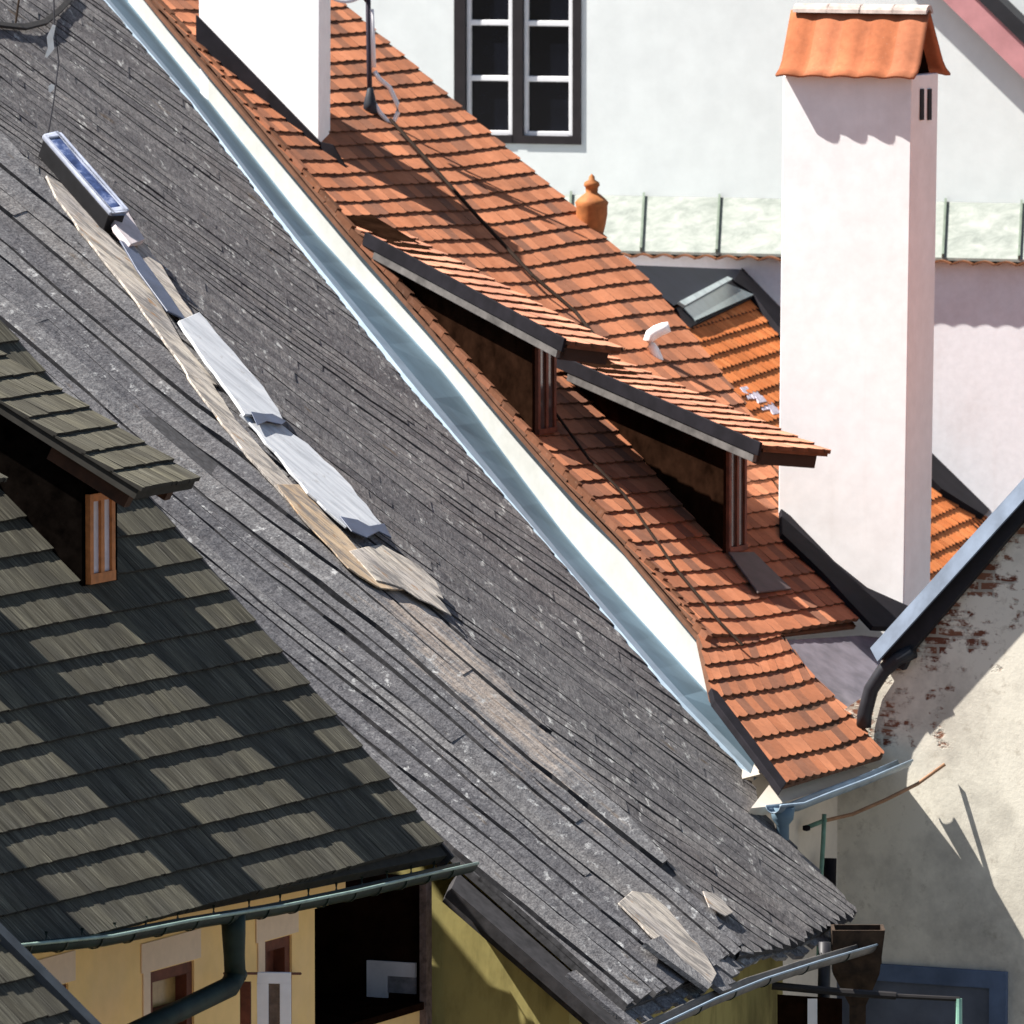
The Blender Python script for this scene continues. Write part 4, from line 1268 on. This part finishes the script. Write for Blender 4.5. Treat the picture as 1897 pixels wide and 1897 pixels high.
# ================================================================== small things
# satellite dish mast with cable loop, standing on the tiled roof
mp = OP.hit(684, 205) + OP.n * .02
k = (DIST + depth(mp)) / DIST / PPM
mx = lambda x, y: mp + RGT * ((x - 684) * k) + V((0, 0, (205 - y) * k))
mast = thing('satellite_dish', 'white satellite dish on a thin dark mast with dangling white cable', 'satellite dish', mp)
m = MB(); m.tube([mx(684, 205), mx(682, 120), mx(679, -120)], 5 * k, 10); m.build('mast', m_plain('dark_mast', (.03, .025, .04), .5), mast, smooth=True)
m = MB(); m.tube([mx(690, 128), mx(689, 90), mx(686, 20)], 5 * k, 8); m.build('conduit', PIPEW, mast, smooth=True)
m = MB(); m.lathe(mx(684, 205), [(.001, -.05), (14 * k, -.04), (12 * k, .06), (5 * k, .22), (.001, .24)], 12); m.build('foot', m_plain('dark_foot', (.02, .025, .035), .6), mast, smooth=True)
m = MB(); m.tube([mx(692, 135), mx(700, 148), mx(720, 165), mx(734, 195), mx(735, 212), mx(727, 230), mx(716, 228), mx(702, 212), mx(692, 196)], 4.5 * k, 8); m.build('cable', PIPEW, mast, smooth=True)
m = MB(); ctr = mx(641, -38) - V((0, .12, 0))
m.lathe(ctr, [(.001, .07), (20 * k, .055), (36 * k, .03), (48 * k, 0), (48 * k, -.012), (36 * k, .018), (.001, .05)], 28, V((0.15, .95, -.25)).normalized()); m.build('dish', WPAINT, mast, smooth=True)
m = MB(); m.tube([mx(679, 5), mx(660, -25), ctr], 5 * k, 8); m.build('arm', m_plain('dark_arm', (.03, .025, .04), .5), mast)
# hanging wire with reflective strips at the roof's upper left
wp = G.hit(85, 262) + G.n * .1
k = (DIST + depth(wp)) / DIST / PPM
wx = lambda x, y: wp + RGT * ((x - 85) * k) + V((0, 0, (262 - y) * k))
wire = thing('bird_scarer', 'thin wire with shiny white strips hanging above the grey roof', 'bird scarer', wp)
m = MB(); m.tube([wx(78, 262), wx(88, 205), wx(98, 130), wx(90, 60), wx(88, -80)], 1.6 * k, 6); m.build('wire', m_plain('thin_wire', (.05, .05, .06), .5), wire)
for pts, wd in (([(90, 62), (82, 85), (84, 105), (74, 122)], 6), ([(87, 172), (84, 178), (81, 186)], 6)):
    m = MB(); q = [wx(*p) - V((0, .01, 0)) for p in pts]
    m.sweep(q, [(-wd * k, -.004), (wd * k, -.004), (wd * k, .004), (-wd * k, .004)], up=V((0, 1, 0)), scale=[.5] + [1] * (len(q) - 2) + [.35])
    m.build('strip', m_plain('shiny_strip', (.92, .92, .86), .3), wire)
# curved gap, its dark laid on as a black strip, and rod at the upper left corner
strip('roof_gap_strip', GR, ragged([(-30, 44), (40, 50), (75, 42), (100, 22), (130, -10), (140, -4), (112, 26), (84, 50), (45, 60), (-30, 54)], 21, 2), .02, .05, DARKGAP)
rod = thing('iron_rod', 'thin dark iron rod standing at the top left of the grey roof', 'rod', GR.hit(28, 50))
m = MB(); a = GR.hit(28, 50); m.tube([a, a + V((.05, 0, .35))], .012, 6); m.build('shaft', RUST, rod)

# rod bracket in front of the facade
bd = depth(FO.hit(1520, 1560)) - .5
bq = lambda x, y, dd=0: at(x, y, bd + dd)
br = thing('rod_bracket', 'rusty curved rod on a green post between facade and gable wall', 'bracket', bq(1525, 1620))
m = MB(); m.tube([bq(1492, 1534), bq(1530, 1520, .1), bq(1580, 1508, .2), bq(1640, 1482, .3), bq(1700, 1452, .4), bq(1750, 1416, .5)], .018, 8); m.build('rod', RROD, br, smooth=True)
m = MB(); m.tube([bq(1492, 1534), bq(1530, 1519, .1)], .022, 8); m.tube([bq(1527, 1508), bq(1525, 1560), bq(1520, 1640), bq(1516, 1780)], .022, 8); m.build('post', VERD, br, smooth=True)
m = MB(); m.lathe(bq(1494, 1534), [(.001, -.03), (.035, -.02), (.035, .02), (.001, .03)], 10); m.build('knob', BLACKM, br)
m = MB(); m.tube([bq(1538, 1590, .3), bq(1536, 1700, .3), bq(1534, 1760, .3)], .06, 8); m.build('sleeve', BLACKM, br, smooth=True)
# railing and posts below the gutter at the lower right
rd = depth(gut_pts[-2]) + .8
rq = lambda x, y, dd=0: at(x, y, rd + dd)
rail = thing('railing', 'dark iron railing with green post under the rusty hopper, lower right', 'railing', rq(1640, 2000))
m = MB(); m.tube([rq(1430, 1826), rq(1560, 1838), rq(1660, 1845)], .035, 8); m.tube([rq(1660, 1845), rq(1778, 1851)], .022, 8); m.build('rail', m_plain('black_iron', (.02, .018, .018), .5), rail)
m = MB(); m.tube([rq(1776, 1850), rq(1777, 2100)], .03, 8); m.build('post', m_plain('mint_paint', (.25, .48, .38), .6), rail)
m = MB(); m.hull([rq(1440, 1842), rq(1560, 1850), rq(1560, 1850, .1), rq(1440, 1842, .1)], [rq(1440, 2200), rq(1560, 2200), rq(1560, 2200, .1), rq(1440, 2200, .1)]); m.build('panel', BROWN, rail)
pipe = thing('rain_pipe', 'dark vertical rain pipe beside white wall under the grey eave', 'pipe', rq(1525, 2200, .3))
m = MB(); m.tube([rq(1528, 1745, .3), rq(1526, 1850, .3), rq(1525, 2250, .3)], .055, 10); m.build('pipe', m_plain('dark_pipe', (.025, .024, .028), .5), pipe, smooth=True)
wpst = thing('white_post', 'narrow white post in the shadow below the railing', 'post', rq(1506, 2250, -.1))
m = MB(); m.hull([rq(1496, 1850, -.1), rq(1514, 1850, -.1), rq(1514, 1850, 0), rq(1496, 1850, 0)], [rq(1496, 2250, -.1), rq(1514, 2250, -.1), rq(1514, 2250, 0), rq(1496, 2250, 0)]); m.build('shaft', WPAINT, wpst)

# tidy helper tags
for o in scene.objects:
    if '_base' in o: del o['_base']
